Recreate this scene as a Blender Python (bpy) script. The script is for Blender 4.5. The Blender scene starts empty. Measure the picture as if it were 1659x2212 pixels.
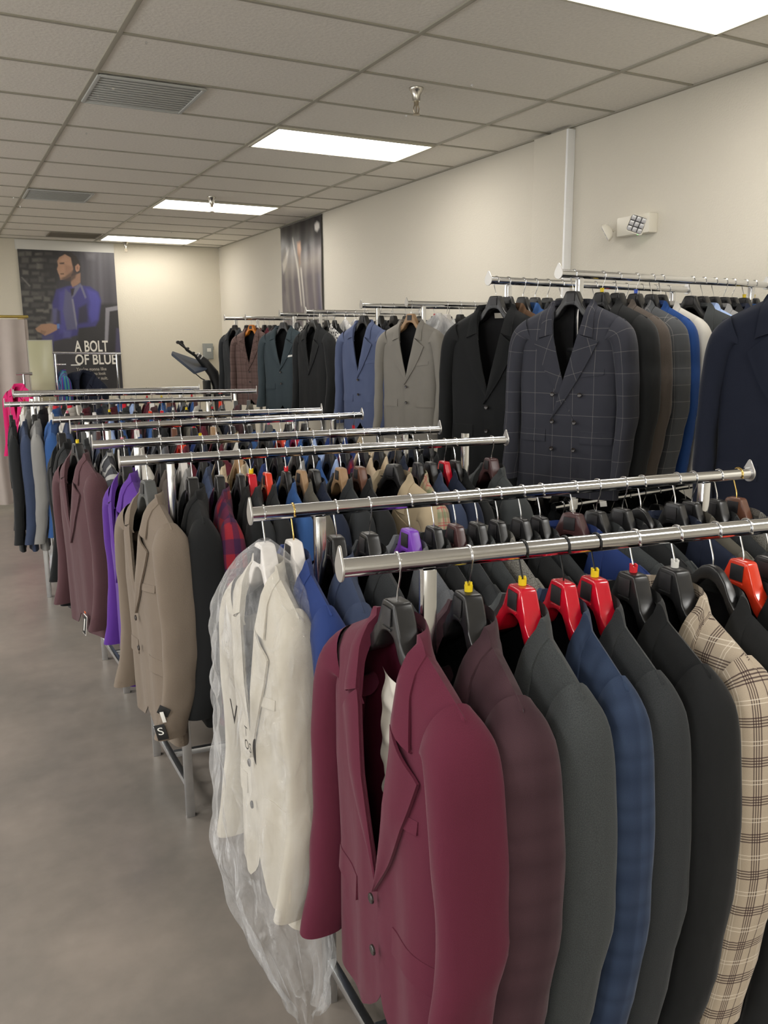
import bpy, bmesh, math, random
import numpy as np
from mathutils import Vector, Matrix

random.seed(7)
PI = math.pi
COL = bpy.context.scene.collection
S_ = bpy.context.scene


def lin(h):
    h = h.lstrip('#')
    c = [int(h[i:i + 2], 16) / 255 for i in (0, 2, 4)]
    return tuple((x / 12.92 if x <= .04045 else ((x + .055) / 1.055) ** 2.4) for x in c) + (1.0,)


# ------------------------------------------------------------------ materials
def newmat(name):
    m = bpy.data.materials.new(name)
    m.use_nodes = True
    nt = m.node_tree
    for n in list(nt.nodes):
        nt.nodes.remove(n)
    out = nt.nodes.new('ShaderNodeOutputMaterial')
    b = nt.nodes.new('ShaderNodeBsdfPrincipled')
    nt.links.new(b.outputs[0], out.inputs[0])
    return m, nt, b, out


def N(nt, t, **kw):
    n = nt.nodes.new(t)
    for k, v in kw.items():
        setattr(n, k, v)
    return n


def simple(name, col, rough=.5, metal=0., spec=.5, noise=0., nscale=40, bump=0., emit=None, coat=0.):
    m, nt, b, out = newmat(name)
    c = lin(col) if isinstance(col, str) else col
    b.inputs['Base Color'].default_value = c
    b.inputs['Roughness'].default_value = rough
    b.inputs['Metallic'].default_value = metal
    b.inputs['Specular IOR Level'].default_value = spec
    b.inputs['Coat Weight'].default_value = coat
    if emit:
        b.inputs['Emission Color'].default_value = lin(emit[0])
        b.inputs['Emission Strength'].default_value = emit[1]
    if noise or bump:
        tc = N(nt, 'ShaderNodeTexCoord')
        nz = N(nt, 'ShaderNodeTexNoise')
        nz.inputs['Scale'].default_value = nscale
        nz.inputs['Detail'].default_value = 4
        nt.links.new(tc.outputs['Object'], nz.inputs['Vector'])
        if noise:
            r = N(nt, 'ShaderNodeMapRange')
            r.inputs['To Min'].default_value = 1 - noise
            r.inputs['To Max'].default_value = 1 + noise
            nt.links.new(nz.outputs['Fac'], r.inputs['Value'])
            mx = N(nt, 'ShaderNodeVectorMath', operation='SCALE')
            mx.inputs[0].default_value = c[:3]
            nt.links.new(r.outputs[0], mx.inputs['Scale'])
            nt.links.new(mx.outputs[0], b.inputs['Base Color'])
        if bump:
            bp = N(nt, 'ShaderNodeBump')
            bp.inputs['Strength'].default_value = bump
            bp.inputs['Distance'].default_value = .01
            nt.links.new(nz.outputs['Fac'], bp.inputs['Height'])
            nt.links.new(bp.outputs[0], b.inputs['Normal'])
    return m


FAB = {}


def fabric(name, base, lines=(), speck=.12, nscale=900, rough=.88, sheen=.12, blot=.0, soft=0., wr=.35):
    """woven cloth. lines: (axis 0/1, period m, centre 0..1, width 0..1, colour, opacity, softness)"""
    m, nt, b, out = newmat('cloth_' + name)
    tc = N(nt, 'ShaderNodeTexCoord')
    sep = N(nt, 'ShaderNodeSeparateXYZ')
    nt.links.new(tc.outputs['UV'], sep.inputs[0])
    rgb = N(nt, 'ShaderNodeRGB')
    rgb.outputs[0].default_value = lin(base)
    cur = rgb.outputs[0]
    for (ax, per, cen, wid, colr, op, sf) in lines:
        d = N(nt, 'ShaderNodeMath', operation='DIVIDE')
        nt.links.new(sep.outputs[ax], d.inputs[0]); d.inputs[1].default_value = per
        a = N(nt, 'ShaderNodeMath', operation='ADD'); a.inputs[1].default_value = .5 - cen + 20
        nt.links.new(d.outputs[0], a.inputs[0])
        f = N(nt, 'ShaderNodeMath', operation='FRACT'); nt.links.new(a.outputs[0], f.inputs[0])
        s = N(nt, 'ShaderNodeMath', operation='SUBTRACT'); nt.links.new(f.outputs[0], s.inputs[0]); s.inputs[1].default_value = .5
        ab = N(nt, 'ShaderNodeMath', operation='ABSOLUTE'); nt.links.new(s.outputs[0], ab.inputs[0])
        mr = N(nt, 'ShaderNodeMapRange')
        mr.inputs['From Min'].default_value = wid / 2 * (1 - sf)
        mr.inputs['From Max'].default_value = wid / 2 * (1 + sf) + 1e-4
        mr.inputs['To Min'].default_value = op
        mr.inputs['To Max'].default_value = 0
        nt.links.new(ab.outputs[0], mr.inputs['Value'])
        mx = N(nt, 'ShaderNodeMix', data_type='RGBA')
        nt.links.new(mr.outputs[0], mx.inputs[0])
        nt.links.new(cur, mx.inputs[6]); mx.inputs[7].default_value = lin(colr)
        cur = mx.outputs[2]
    nz = N(nt, 'ShaderNodeTexNoise')
    nz.inputs['Scale'].default_value = nscale; nz.inputs['Detail'].default_value = 2
    nt.links.new(tc.outputs['UV'], nz.inputs['Vector'])
    mr = N(nt, 'ShaderNodeMapRange')
    mr.inputs['From Min'].default_value = .3; mr.inputs['From Max'].default_value = .7
    mr.inputs['To Min'].default_value = 1 - speck; mr.inputs['To Max'].default_value = 1 + speck
    nt.links.new(nz.outputs['Fac'], mr.inputs['Value'])
    sc = N(nt, 'ShaderNodeVectorMath', operation='SCALE')
    nt.links.new(cur, sc.inputs[0]); nt.links.new(mr.outputs[0], sc.inputs['Scale'])
    nt.links.new(sc.outputs[0], b.inputs['Base Color'])
    nz2 = N(nt, 'ShaderNodeTexNoise')
    nz2.inputs['Scale'].default_value = 7; nz2.inputs['Detail'].default_value = 3
    mp = N(nt, 'ShaderNodeMapping'); mp.inputs['Scale'].default_value = (1, 1, .35)
    nt.links.new(tc.outputs['Object'], mp.inputs['Vector']); nt.links.new(mp.outputs[0], nz2.inputs['Vector'])
    ad = N(nt, 'ShaderNodeMath', operation='MULTIPLY_ADD')
    nt.links.new(nz.outputs['Fac'], ad.inputs[0]); ad.inputs[1].default_value = .02
    nt.links.new(nz2.outputs['Fac'], ad.inputs[2])
    bp = N(nt, 'ShaderNodeBump'); bp.inputs['Strength'].default_value = wr; bp.inputs['Distance'].default_value = .03
    nt.links.new(ad.outputs[0], bp.inputs['Height']); nt.links.new(bp.outputs[0], b.inputs['Normal'])
    b.inputs['Roughness'].default_value = rough
    b.inputs['Specular IOR Level'].default_value = .15
    b.inputs['Sheen Weight'].default_value = sheen
    b.inputs['Sheen Roughness'].default_value = .4
    FAB[name] = m
    return m


def pane(c, op, per=.05, w=.03):
    return [(0, per, .5, w, c, op, .4), (1, per, .5, w, c, op, .4)]


fabric('burgundy', '#582233')
fabric('plum', '#453036', [(a, .11, c, w, '#2a1a1f', o, .9) for a in (0, 1) for c, w, o in ((.3, .28, .32), (.75, .14, .22))])
fabric('charcoal', '#3e4142', speck=.3, nscale=600)
fabric('blueplaid', '#344159', [(a, .085, c, w, '#1a2338', o, .9) for a in (0, 1) for c, w, o in ((.3, .3, .36), (.75, .16, .28))])
fabric('darkchar', '#313335', speck=.25, nscale=600)
fabric('black', '#1d1e1f')
fabric('softblack', '#262728')
glen = []
for a, per in ((0, .062), (1, .068)):
    for c in (.08, .15, .22, .29):
        glen.append((a, per, c, .03, '#352226', .85, .3))
    for c in (.62, .72):
        glen.append((a, per, c, .022, '#efe6d6', .55, .4))
fabric('glen', '#b3a491', glen, speck=.1)
fabric('ivory', '#bdb6a8', wr=.45)
fabric('royal', '#24447e')
fabric('navyblue', '#26376a')
fabric('navy', '#262c3d')
fabric('midnight', '#1c202d')
fabric('slatenavy', '#3a445c')
fabric('taupe', '#776b5f', speck=.2, nscale=700)
fabric('purple', '#553087')
fabric('brownplum', '#533a3e', speck=.35, nscale=500)
fabric('slate', '#56607f')
fabric('greytaupe', '#85817a', speck=.15, nscale=700)
fabric('grey', '#8d8c8a', speck=.15)
fabric('midgrey', '#5e6064', speck=.25, nscale=600)
fabric('greengrey', '#3d474c')
fabric('brownplaid', '#6b5752', [(a, .07, c, w, '#3a2c2a', o, .6) for a in (0, 1) for c, w, o in ((.3, .12, .5), (.5, .05, .5), (.75, .08, .3))])
fabric('navywindow', '#373840', pane('#8f8a86', .4, .085, .02))
fabric('greywindow', '#4b4d50', pane('#b5b2ad', .4, .07, .022))
fabric('tan', '#b3a286')
fabric('beige', '#c9b79b')
pg = []
for a in (0, 1):
    pg += [(a, .06, .3, .35, '#6c8262', .5, .2), (a, .06, .7, .08, '#b1404a', .7, .3), (a, .06, .85, .05, '#b1404a', .6, .3)]
fabric('pinkgreen', '#b9a78d', pg)
fabric('redbuff', '#8d2530', [(0, .09, .25, .5, '#1c2344', .62, .05), (1, .09, .25, .5, '#1c2344', .62, .05)])
fabric('olive', '#5f5b52', speck=.25)
fabric('white', '#dfdfdd', wr=.5)
fabric('lightgrey', '#c9c5bc')
fabric('lightblue', '#9fb4dc')
fabric('blue', '#34568c')
fabric('maroon', '#57202a')
fabric('brown', '#5d4634')
fabric('browngrey', '#544c46', speck=.3, nscale=500)
fabric('tweed', '#77756f', speck=.6, nscale=350)
fabric('boldpane', '#45464b', [(0, .11, .5, .16, '#b9b9b6', .8, .1), (1, .13, .5, .14, '#b9b9b6', .8, .1)])
fabric('lace', '#2b2b2f', [(0, .03, .5, .5, '#d9d7d2', .8, .3), (1, .035, .5, .5, '#d9d7d2', .7, .3)], speck=.5, nscale=200)
fabric('pink', '#cf2a6b')
fabric('stripeblue', '#2d4e9a', [(0, .05, .3, .3, '#4f9a7e', .8, .1), (0, .05, .7, .2, '#8d2b4a', .8, .1)])
fabric('lining', '#141416', sheen=0, rough=.6)
fabric('redlining', '#4a1526', sheen=0, rough=.55)
FDESC = dict(burgundy='burgundy wool', plum='dark plum check', charcoal='charcoal wool', blueplaid='blue shadow-check', darkchar='dark charcoal',
             black='black', softblack='soft black', glen='beige glen plaid', ivory='ivory', royal='royal blue', navyblue='bright navy', navy='navy',
             midnight='midnight navy', slatenavy='slate navy', taupe='taupe', purple='purple', brownplum='plum brown', slate='slate blue',
             greytaupe='grey taupe', grey='light grey', midgrey='mid grey', greengrey='green grey', brownplaid='brown plaid',
             navywindow='dark windowpane', greywindow='grey windowpane', tan='tan', beige='beige', pinkgreen='pink and green plaid',
             redbuff='red and navy plaid', olive='olive grey', white='white', lightgrey='pale grey', lightblue='light blue', blue='blue',
             maroon='maroon', brown='brown', browngrey='brown grey', tweed='grey tweed', boldpane='bold grey check', lace='black and white patterned',
             pink='bright pink', stripeblue='striped blue')

CHROME = simple('chrome', (.74, .75, .77, 1), .13, 1.0)
CAPM = simple('cap_metal', (.62, .61, .59, 1), .38, .9)
STEEL = simple('galvanised_steel', (.66, .68, .71, 1), .28, 1.0, noise=.12, nscale=30)
WIRE = simple('hook_wire', (.72, .72, .72, 1), .2, 1.0)
BLACKWIRE = simple('black_wire', '#141414', .35, .3)
GOLDWIRE = simple('gold_wire', (.75, .52, .16, 1), .22, 1.0)
PL = dict(black=simple('black_plastic', '#1c1c1d', .32, spec=.5),
          red=simple('red_plastic', '#c40d26', .18, spec=.6, coat=.4),
          orange=simple('orange_red_plastic', '#e03a1f', .2, spec=.6, coat=.4),
          amber=simple('amber_plastic', '#d07a18', .3, spec=.5),
          purple=simple('purple_plastic', '#7a3fb8', .35),
          maroon=simple('maroon_plastic', '#4a2f30', .3),
          wood=simple('pale_wood', '#a5835f', .45, noise=.15, nscale=60),
          brown=simple('brown_plastic', '#6b4636', .3),
          grey=simple('grey_plastic', '#4c4d4c', .55),
          white=simple('white_plastic', '#e2ddd8', .3))
CLIP = dict(yellow=simple('yellow_clip', '#f0d21c', .35), red=simple('red_clip', '#d3202c', .35),
            white=simple('white_clip', '#e6e6e2', .35), blue=simple('blue_clip', '#2a55c8', .35), pink=simple('pink_clip', '#e07a90', .35))
PLATE = simple('black_label', '#222124', .5)
PLATEW = simple('pale_label', '#b9b4a6', .5)
BUTTON = simple('dark_button', '#2b2523', .25, spec=.6)
WHITEP = simple('white_paint', '#dcdad2', .5)
TAGB = simple('black_tag', '#121212', .5)
TAGW = simple('white_tag', '#e8e6e0', .6)
ORTAG = simple('orange_tag', '#c8862a', .6)


# ------------------------------------------------------------------ mesh builder
class MB:
    def __init__(self):
        self.v = []; self.f = []; self.uv = []; self.m = []

    def grid(self, P, UV=None, cu=False, mat=0):
        """P: array (n, m, 3). cu closes the second axis"""
        P = np.asarray(P, float); n, m = P.shape[:2]
        if UV is None:
            du = np.r_[0, np.cumsum(np.linalg.norm(np.diff(P[n // 2], axis=0), axis=1))]
            dv = np.r_[0, np.cumsum(np.linalg.norm(np.diff(P[:, m // 2], axis=0), axis=1))]
            UV = np.stack(np.broadcast_arrays(du[None, :], -dv[:, None]), -1)
        o = len(self.v)
        self.v += [tuple(p) for p in P.reshape(-1, 3)]
        U = np.asarray(UV, float)
        mm = m if cu else m - 1
        per = U[0, -1, 0] - U[0, 0, 0] + (U[0, 1, 0] - U[0, 0, 0])
        for i in range(n - 1):
            for j in range(mm):
                k = (j + 1) % m
                self.f.append((o + i * m + j, o + i * m + k, o + (i + 1) * m + k, o + (i + 1) * m + j))
                off = per if k == 0 else 0
                self.uv += [tuple(U[i, j]), (U[i, k][0] + off, U[i, k][1]), (U[i + 1, k][0] + off, U[i + 1, k][1]), tuple(U[i + 1, j])]
                self.m.append(mat)
        return self

    def face(self, pts, uv=None, mat=0):
        o = len(self.v); self.v += [tuple(p) for p in pts]
        self.f.append(tuple(range(o, o + len(pts))))
        self.uv += uv if uv else [(p[0], p[2]) for p in pts]
        self.m.append(mat)
        return self

    def cap(self, ring, mat=0, flip=False):
        r = [tuple(p) for p in ring]
        if flip: r = r[::-1]
        return self.face(r, mat=mat)

    def tube(self, path, r, seg=8, caps=True, mat=0):
        path = [Vector(p) for p in path]
        n = len(path); rs = r if hasattr(r, '__len__') else [r] * n
        rings = []; prev = None
        for i, p in enumerate(path):
            t = (path[min(i + 1, n - 1)] - path[max(i - 1, 0)]).normalized()
            if prev is None:
                a = Vector((0, 0, 1)) if abs(t.z) < .9 else Vector((1, 0, 0))
                nrm = t.cross(a).normalized()
            else:
                nrm = (prev - t * prev.dot(t)).normalized()
            prev = nrm; bn = t.cross(nrm)
            rings.append([p + (nrm * math.cos(q) + bn * math.sin(q)) * rs[i] for q in [2 * PI * k / seg for k in range(seg)]])
        P = np.array([[tuple(q) for q in rg] for rg in rings])
        self.grid(P, cu=True, mat=mat)
        if caps:
            self.cap(rings[0], mat, True); self.cap(rings[-1], mat)
        return self

    def rod(self, a, b, r, seg=12, mat=0):
        return self.tube([a, b], r, seg, mat=mat)

    def box(self, c, s, bev=.0, rot=None, mat=0):
        bm = bmesh.new()
        bmesh.ops.create_cube(bm, size=1)
        for v in bm.verts:
            v.co = Vector((v.co.x * s[0], v.co.y * s[1], v.co.z * s[2]))
        if bev:
            bmesh.ops.bevel(bm, geom=bm.edges[:], offset=bev, segments=2, affect='EDGES', profile=.6)
        M = Matrix.Translation(Vector(c)) @ (rot.to_4x4() if rot is not None else Matrix())
        self.bm(bm, M, mat)
        return self

    def bm(self, bm, M=None, mat=0):
        bm.verts.index_update()
        o = len(self.v)
        for v in bm.verts:
            self.v.append(tuple(M @ v.co if M is not None else v.co))
        for f in bm.faces:
            self.f.append(tuple(o + v.index for v in f.verts))
            for v in f.verts: self.uv.append((v.co.x + v.co.y, v.co.z))
            self.m.append(mat)
        bm.free()
        return self

    def lathe(self, prof, seg=20, M=None, mat=0):
        """prof: list of (r, z)"""
        P = np.array([[(r * math.cos(2 * PI * k / seg), r * math.sin(2 * PI * k / seg), z) for k in range(seg)] for r, z in prof])
        if M is not None:
            Pm = np.array([[tuple(M @ Vector(p)) for p in row] for row in P])
            P = Pm
        return self.grid(P, cu=True, mat=mat)

    def add(self, o):
        k = len(self.v)
        self.v += o.v; self.f += [tuple(k + i for i in f) for f in o.f]; self.uv += o.uv; self.m += o.m
        return self

    def mesh(self, name, mats, smooth=True, angle=40):
        me = bpy.data.meshes.new(name)
        me.from_pydata(self.v, [], self.f)
        uv = me.uv_layers.new(name='UVMap')
        uv.data.foreach_set('uv', np.array(self.uv, float).ravel())
        for m in (mats if isinstance(mats, (list, tuple)) else [mats]):
            me.materials.append(m)
        me.polygons.foreach_set('material_index', self.m)
        if smooth:
            me.polygons.foreach_set('use_smooth', [True] * len(self.f))
            me.set_sharp_from_angle(angle=math.radians(angle))
        me.update()
        return me

    def build(self, name, mats, parent=None, loc=None, rz=0, smooth=True, angle=40):
        o = bpy.data.objects.new(name, self.mesh(name, mats, smooth, angle))
        COL.objects.link(o)
        if parent is not None: o.parent = parent
        if loc is not None: o.location = loc
        o.rotation_euler.z = rz
        return o


LABELS = {}


def tag(o, label, cat, group=None):
    o['label'] = label; o['category'] = cat
    if group: o['group'] = group
    LABELS.setdefault(label, []).append(o.name)
    return o


def empty(name, loc, rz=0):
    o = bpy.data.objects.new(name, None)
    o.empty_display_size = .05
    COL.objects.link(o); o.location = loc; o.rotation_euler.z = rz
    return o


def struct(o):
    o['kind'] = 'structure'
    return o


def inst(name, me, parent, mat=None, loc=None):
    o = bpy.data.objects.new(name, me)
    COL.objects.link(o); o.parent = parent
    if loc is not None: o.location = loc
    if mat is not None:
        o.material_slots[0].link = 'OBJECT'
        o.material_slots[0].material = mat
    return o


_txt = {}


def text_mb(txt, box, y=0., hgt=None, bold=False):
    """lettering filling box (x0, z0, x1, z1) in the XZ plane at y, facing -y"""
    cu = bpy.data.curves.new('t', 'FONT'); cu.body = txt; cu.size = 1
    if bold: cu.offset = .018
    cu.resolution_u = 3
    ob = bpy.data.objects.new('t', cu); COL.objects.link(ob)
    dg = bpy.context.evaluated_depsgraph_get()
    me = bpy.data.meshes.new_from_object(ob.evaluated_get(dg))
    bpy.data.objects.remove(ob)
    V = np.array([v.co[:] for v in me.vertices]); lo = V.min(0); hi = V.max(0)
    mb = MB()
    x0, z0, x1, z1 = box
    mb.v = [(x0 + (p[0] - lo[0]) / (hi[0] - lo[0]) * (x1 - x0), y, z0 + (p[1] - lo[1]) / (hi[1] - lo[1]) * (z1 - z0)) for p in V]
    mb.f = [tuple(p.vertices) for p in me.polygons]
    mb.m = [0] * len(mb.f)
    mb.uv = [(0, 0)] * sum(len(f) for f in mb.f)
    bpy.data.meshes.remove(me)
    return mb
# ------------------------------------------------------------------ suit jacket
# local frame: origin on the rail axis under the hook, x = shoulder line, -y = front, z up
NK, ZN, SH, ZH = .076, -.112, .222, -.885
BASE = .90                        # jacket roots stand this far under the rail


def zt(x):
    x = np.abs(x)
    return ZN - .47 * np.maximum(x - NK, 0) - 1.2 * np.maximum(x - .19, 0) ** 2


def wid(t): return np.interp(t, [0, .1, .3, .6, 1], [.222, .220, .214, .207, .226])
def dfr(t): return np.interp(t, [0, .02, .06, .15, .35, .6, 1], [0, .020, .036, .049, .057, .05, .044])
def dbk(t): return np.interp(t, [0, .02, .06, .15, .35, .6, 1], [0, .020, .034, .043, .046, .04, .036])
def prof(r, p=2.8): return np.maximum(1 - np.abs(r) ** p, 0) ** (1 / p)


class Jk:
    def __init__(s, tb=.53, eb=-.013, peak=False, dbl=False, ph=0., q=1.0, far=0., ex=1.3, cs=0.):
        s.far = far; s.ex = ex; s.cs = cs
        s.tb, s.eb, s.peak, s.dbl, s.ph, s.q = tb, (-.05 if dbl else eb), peak, dbl, ph, q
        s.fold = .0045

    def edge(s, t, side=0):
        t = np.asarray(t, float)
        e = NK + (s.eb - NK) * np.minimum(t / s.tb, 1) ** s.ex + side * s.cs * np.minimum(t / .2, 1)
        cut = 0.0 if s.dbl else .085
        return e + cut * np.maximum((t - .84) / .16, 0) ** 2.2

    def front(s, x, t, side):
        """y of the front panel at s-coordinate x and level t"""
        w = wid(t)
        y = -dfr(t) * prof(x / w, 2.8 + 3.5 * np.exp(-np.asarray(t) / .12))
        y = y + (-.004 if side > 0 else .004) * np.exp(-(x / .09) ** 2) * np.clip(t * 3, 0, 1)
        y = y - s.fold * np.clip(t * 1.6 - .2, 0, 1) * np.sin(np.asarray(x) * 46 + s.ph + side) * np.clip((x - .02) / .06, 0, 1)
        return y

    def fz(s, x, z, side):
        t = (z - zt(x)) / (ZH - zt(x))
        return s.front(x, np.clip(t, 0, 1), side)

    def panel(s, side):
        nu, nt = int(15 * s.q), int(30 * s.q)
        t = (np.linspace(0, 1, nt) ** 1.4)[:, None]
        u = 1 - (1 - np.linspace(0, 1, nu)[None, :]) ** 1.5
        e = s.edge(t, side); w = wid(t)
        x = e + (w - e) * u
        y = s.front(x, t, side)
        zb = ZH + .03 * np.maximum(1 - x / .08, 0) * 0
        z = zt(x) + (zb - zt(x)) * t
        P = np.stack([side * x, y, z], -1)
        UV = np.stack([side * x, z], -1)
        # turned front edge gives the cloth a visible thickness
        inn = P[:, :1].copy(); inn[..., 1] += .004; inn[..., 0] += side * .002
        P = np.concatenate([inn, P], 1); UV = np.concatenate([UV[:, :1], UV], 1)
        return P, UV

    def back(s, inset=0.):
        nu, nt = int(22 * s.q), int(24 * s.q)
        t = (np.linspace(0, 1, nt) ** 1.3)[:, None]
        a = np.linspace(-1, 1, nu)[None, :]
        r = np.sign(a) * (1 - (1 - np.abs(a)) ** 1.5)
        w = wid(t) - inset
        x = r * w
        y = dbk(t) * prof(r, 2.8 + 3.5 * np.exp(-t / .12)) + .036 * np.maximum(1 - (x / NK) ** 2, 0) * np.exp(-t / .1) - inset
        y = y + .004 * np.sin(x * 40 + s.ph) * t
        z = zt(x) + (ZH + inset - zt(x)) * t - inset
        return np.stack([x, y, z], -1), np.stack([x + 1, z], -1)

    def body(s):
        mb = MB()
        for side in (-1, 1):
            mb.grid(*s.panel(side))
        mb.grid(*s.back())
        return mb

    def lining(s):
        mb = MB(); mb.grid(*s.back(.008)); return mb

    def sleeve(s, side):
        k = int(26 * s.q); seg = int(20 * s.q)
        v = np.linspace(0, 1, k) ** 1.5
        K = [0, .03, .07, .12, .19, .36, .58, .80, 1]
        def sm(vals):
            f = lambda q: np.interp(q, K, vals)
            h = .025
            return (f(v) * 2 + f(np.maximum(v - h, 0)) + f(np.minimum(v + h, 1))) / 4
        ox = sm([.190, .214, .236, .254, .265, .275, .279, .273, .267])       # outer silhouette
        oz = sm([-.166, -.179, -.198, -.226, -.275, -.400, -.548, -.70, -.835])
        ph = np.radians(sm([68, 55, 38, 20, 8, 0, 0, 0, 0]))
        aa = sm([.070, .062, .054, .047, .042, .037, .035, .031, .029])
        ry = sm([.040, .047, .053, .057, .061, .063, .058, .051, .046])
        cy = sm([0, 0, 0, 0, 0, .003, .006, -.014, -.048])
        if side < 0: cy = cy - s.far * np.clip(v * 2.2, 0, 1); ox = ox - s.far * .5 * np.clip(v * 2.2, 0, 1)
        a = np.linspace(0, 2 * PI, seg, endpoint=False)[None, :]
        c, n = np.cos(a), np.sin(a)
        px = np.sign(c) * np.abs(c) ** .85; py = np.sign(n) * np.abs(n) ** .85
        v2 = v[:, None]
        wr = .0016 * np.sin(v2 * 30 + s.ph * 3 + a * 2) * np.clip(v2 * 3 - .9, 0, 1) + .0022 * np.sin(v2 * 13 + s.ph + a) * np.clip((v2 - .35) * 4, 0, 1)
        cxx = (ox - aa * np.cos(ph))[:, None]; czz = (oz - aa * np.sin(ph))[:, None]
        ra = (aa[:, None] + wr) * px
        x = cxx + ra * np.cos(ph)[:, None]
        z = czz + ra * np.sin(ph)[:, None]
        y = cy[:, None] + (ry[:, None] + wr) * py
        P = np.stack([side * x, y, z], -1)
        UV = np.stack([2 + side * (a * .052) + 0 * v2, oz[:, None] + 0 * a], -1)
        mb = MB(); mb.grid(P, UV, cu=True)
        r2 = P[-1:].copy(); r2[..., 2] += .02
        cen = P[-1].mean(0); r2[..., :2] = cen[:2] + (r2[..., :2] - cen[:2]) * .88
        mb.grid(np.concatenate([P[-1:], r2], 0), np.concatenate([UV[-1:], UV[-1:] + .01], 0), cu=True)
        return mb

    def F(s, a, side):
        """roll line point, a 0 (neck) .. 1 (button)"""
        t = np.asarray(a, float) * s.tb
        x = s.edge(t, side); z = zt(x) + (ZH - zt(x)) * t
        return x, z

    def lapel(s, side):
        n, m = int(16 * s.q), int(7 * s.q)
        ag, an = .26, .40
        Wm = .100 if s.peak else .084
        fx, fzz = s.F(an, side)
        T = (fx + Wm, fzz + (.035 if s.peak else .0))
        a = np.linspace(ag, 1, n)[:, None]; c = np.linspace(0, 1, n)[:, None]; b = np.linspace(0, 1, m)[None, :]
        Fx, Fz = s.F(a, side)
        x1, z1 = s.F(1.0, side)
        Ox = T[0] + (x1 - T[0]) * c + .014 * np.sin(PI * c); Oz = T[1] + (z1 - T[1]) * c
        x = Fx + (Ox - Fx) * b; z = Fz + (Oz - Fz) * b
        lay = .006 if side > 0 else .003
        y = s.fz(x, z, side) - lay - .006 * np.sin(PI * np.minimum(b * 1.15, 1)) * (1 - .6 * c) - .002
        P = np.stack([side * x, y, z], -1)
        UV = np.stack([3 + side * (x * .95 + z * .3), z * .95 - x * .3], -1)
        lip = P[:, -1:].copy(); lip[..., 1] += .006
        inn = P[:, :1].copy(); inn[..., 1] += .008; inn[..., 0] += side * .003
        P = np.concatenate([inn, P, lip], 1); UV = np.concatenate([UV[:, :1], UV, UV[:, -1:] + .004], 1)
        top = P[:1].copy(); top[..., 1] += .005
        P = np.concatenate([top, P], 0); UV = np.concatenate([UV[:1], UV], 0)
        mb = MB(); mb.grid(P, UV); return mb

    def collar(s):
        mb = MB()
        ag, an = .26, .40
        Wm = .100 if s.peak else .084
        m = 5
        nf, nb = int(8 * s.q), int(9 * s.q)
        rows = []
        def frow(side):
            out = []
            fx, fzz = s.F(an, side); gx, gz = s.F(ag, side)
            T = (fx + Wm, fzz + (.035 if s.peak else 0))
            Ct = (gx + (T[0] - gx) * .66 + .004, gz + (T[1] - gz) * .66 + (.006 if s.peak else .020))
            for c in np.linspace(1, 0, nf):
                a = ag * c
                X, Z = s.F(a, side)
                X, Z = float(X), float(Z)
                Z += .012 * (1 - c) ** 2
                on = (NK + .030, float(zt(NK + .030)) + .002)
                ox = on[0] + (Ct[0] - on[0]) * c; oz = on[1] + (Ct[1] - on[1]) * c
                pts = []
                for b in np.linspace(0, 1, m):
                    x = X + (ox - X) * b; z = Z + (oz - Z) * b + .010 * math.sin(PI * b) * (1 - c)
                    y = float(s.fz(x, z, side)) - .007 - .006 * math.sin(PI * b) * c + .004 * (1 - c)
                    pts.append((side * x, y, z))
                out.append(pts)
            return out
        left = frow(1); right = frow(-1)[::-1]
        back = []
        for q in np.linspace(0, PI, nb + 2)[1:-1]:
            cq, sq = math.cos(q), math.sin(q)
            pts = []
            for b in np.linspace(0, 1, m):
                R = NK + (.030 - .016 * sq) * b
                x = R * cq; y = -.004 + (.044 + .005 * b) * sq
                z = ZN + .012 + .006 * sq - b * (.026 * (1 - sq) + .042 * sq) + .008 * math.sin(PI * b)
                pts.append((x, y, z))
            back.append(pts)
        rows = left + back + right
        P = np.array(rows)
        tip0 = P[:1].copy(); tip0[..., 1] += .006
        tip1 = P[-1:].copy(); tip1[..., 1] += .006
        P = np.concatenate([tip0, P, tip1], 0)
        stand = P[:, :1].copy(); stand[..., 2] -= .030; stand[..., 0] *= .93; stand[:, :, 1] = stand[:, :, 1] * .9 + .004
        lip = P[:, -1:].copy(); lip[..., 1] += .004 * np.sign(-lip[..., 1] + .02); lip[..., 2] -= .003
        P = np.concatenate([stand, P, lip], 1)
        mb.grid(P)
        return mb

    def patch(s, x0, x1, z0, z1, side, off, tilt=0., n=8, m=4):
        b = np.linspace(0, 1, m)[:, None]; u = np.linspace(0, 1, n)[None, :]
        x = x0 + (x1 - x0) * u + 0 * b; z = z1 + (z0 - z1) * b + tilt * (u - .5)
        y = s.fz(x, z, side) - off * (.5 + .7 * b)
        P = np.stack([side * x, y, z], -1); UV = np.stack([side * x, z], -1)
        def ring(Q, d):
            R = Q.copy(); R[..., 1] += d; return R
        P = np.concatenate([ring(P[:1], off + .002), P, ring(P[-1:], off + .002)], 0)
        UV = np.concatenate([UV[:1], UV, UV[-1:]], 0)
        P = np.concatenate([ring(P[:, :1], off), P, ring(P[:, -1:], off)], 1)
        UV = np.concatenate([UV[:, :1], UV, UV[:, -1:]], 1)
        mb = MB(); mb.grid(P, UV); return mb

    def buttons(s):
        """list of (x, y, z)"""
        out = []
        if s.dbl:
            for z in (-.47, -.58, -.69):
                for x in (-.04, .075 if z > -.5 else .055):
                    out.append((x, float(s.fz(abs(x), z, 1)) - .010, z))
        else:
            x1, z1 = s.F(1.0, 1)
            for dz in (-.012, -.115):
                x = .004 + s.cs
                out.append((x, float(s.fz(x, float(z1) + dz, 1)) - .010, float(z1) + dz))
        return out

    def cuff_buttons(s, side):
        return [(side * .267, -.012 - (3 - k) * .003, -.815 + k * .017) for k in range(4)]


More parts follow.
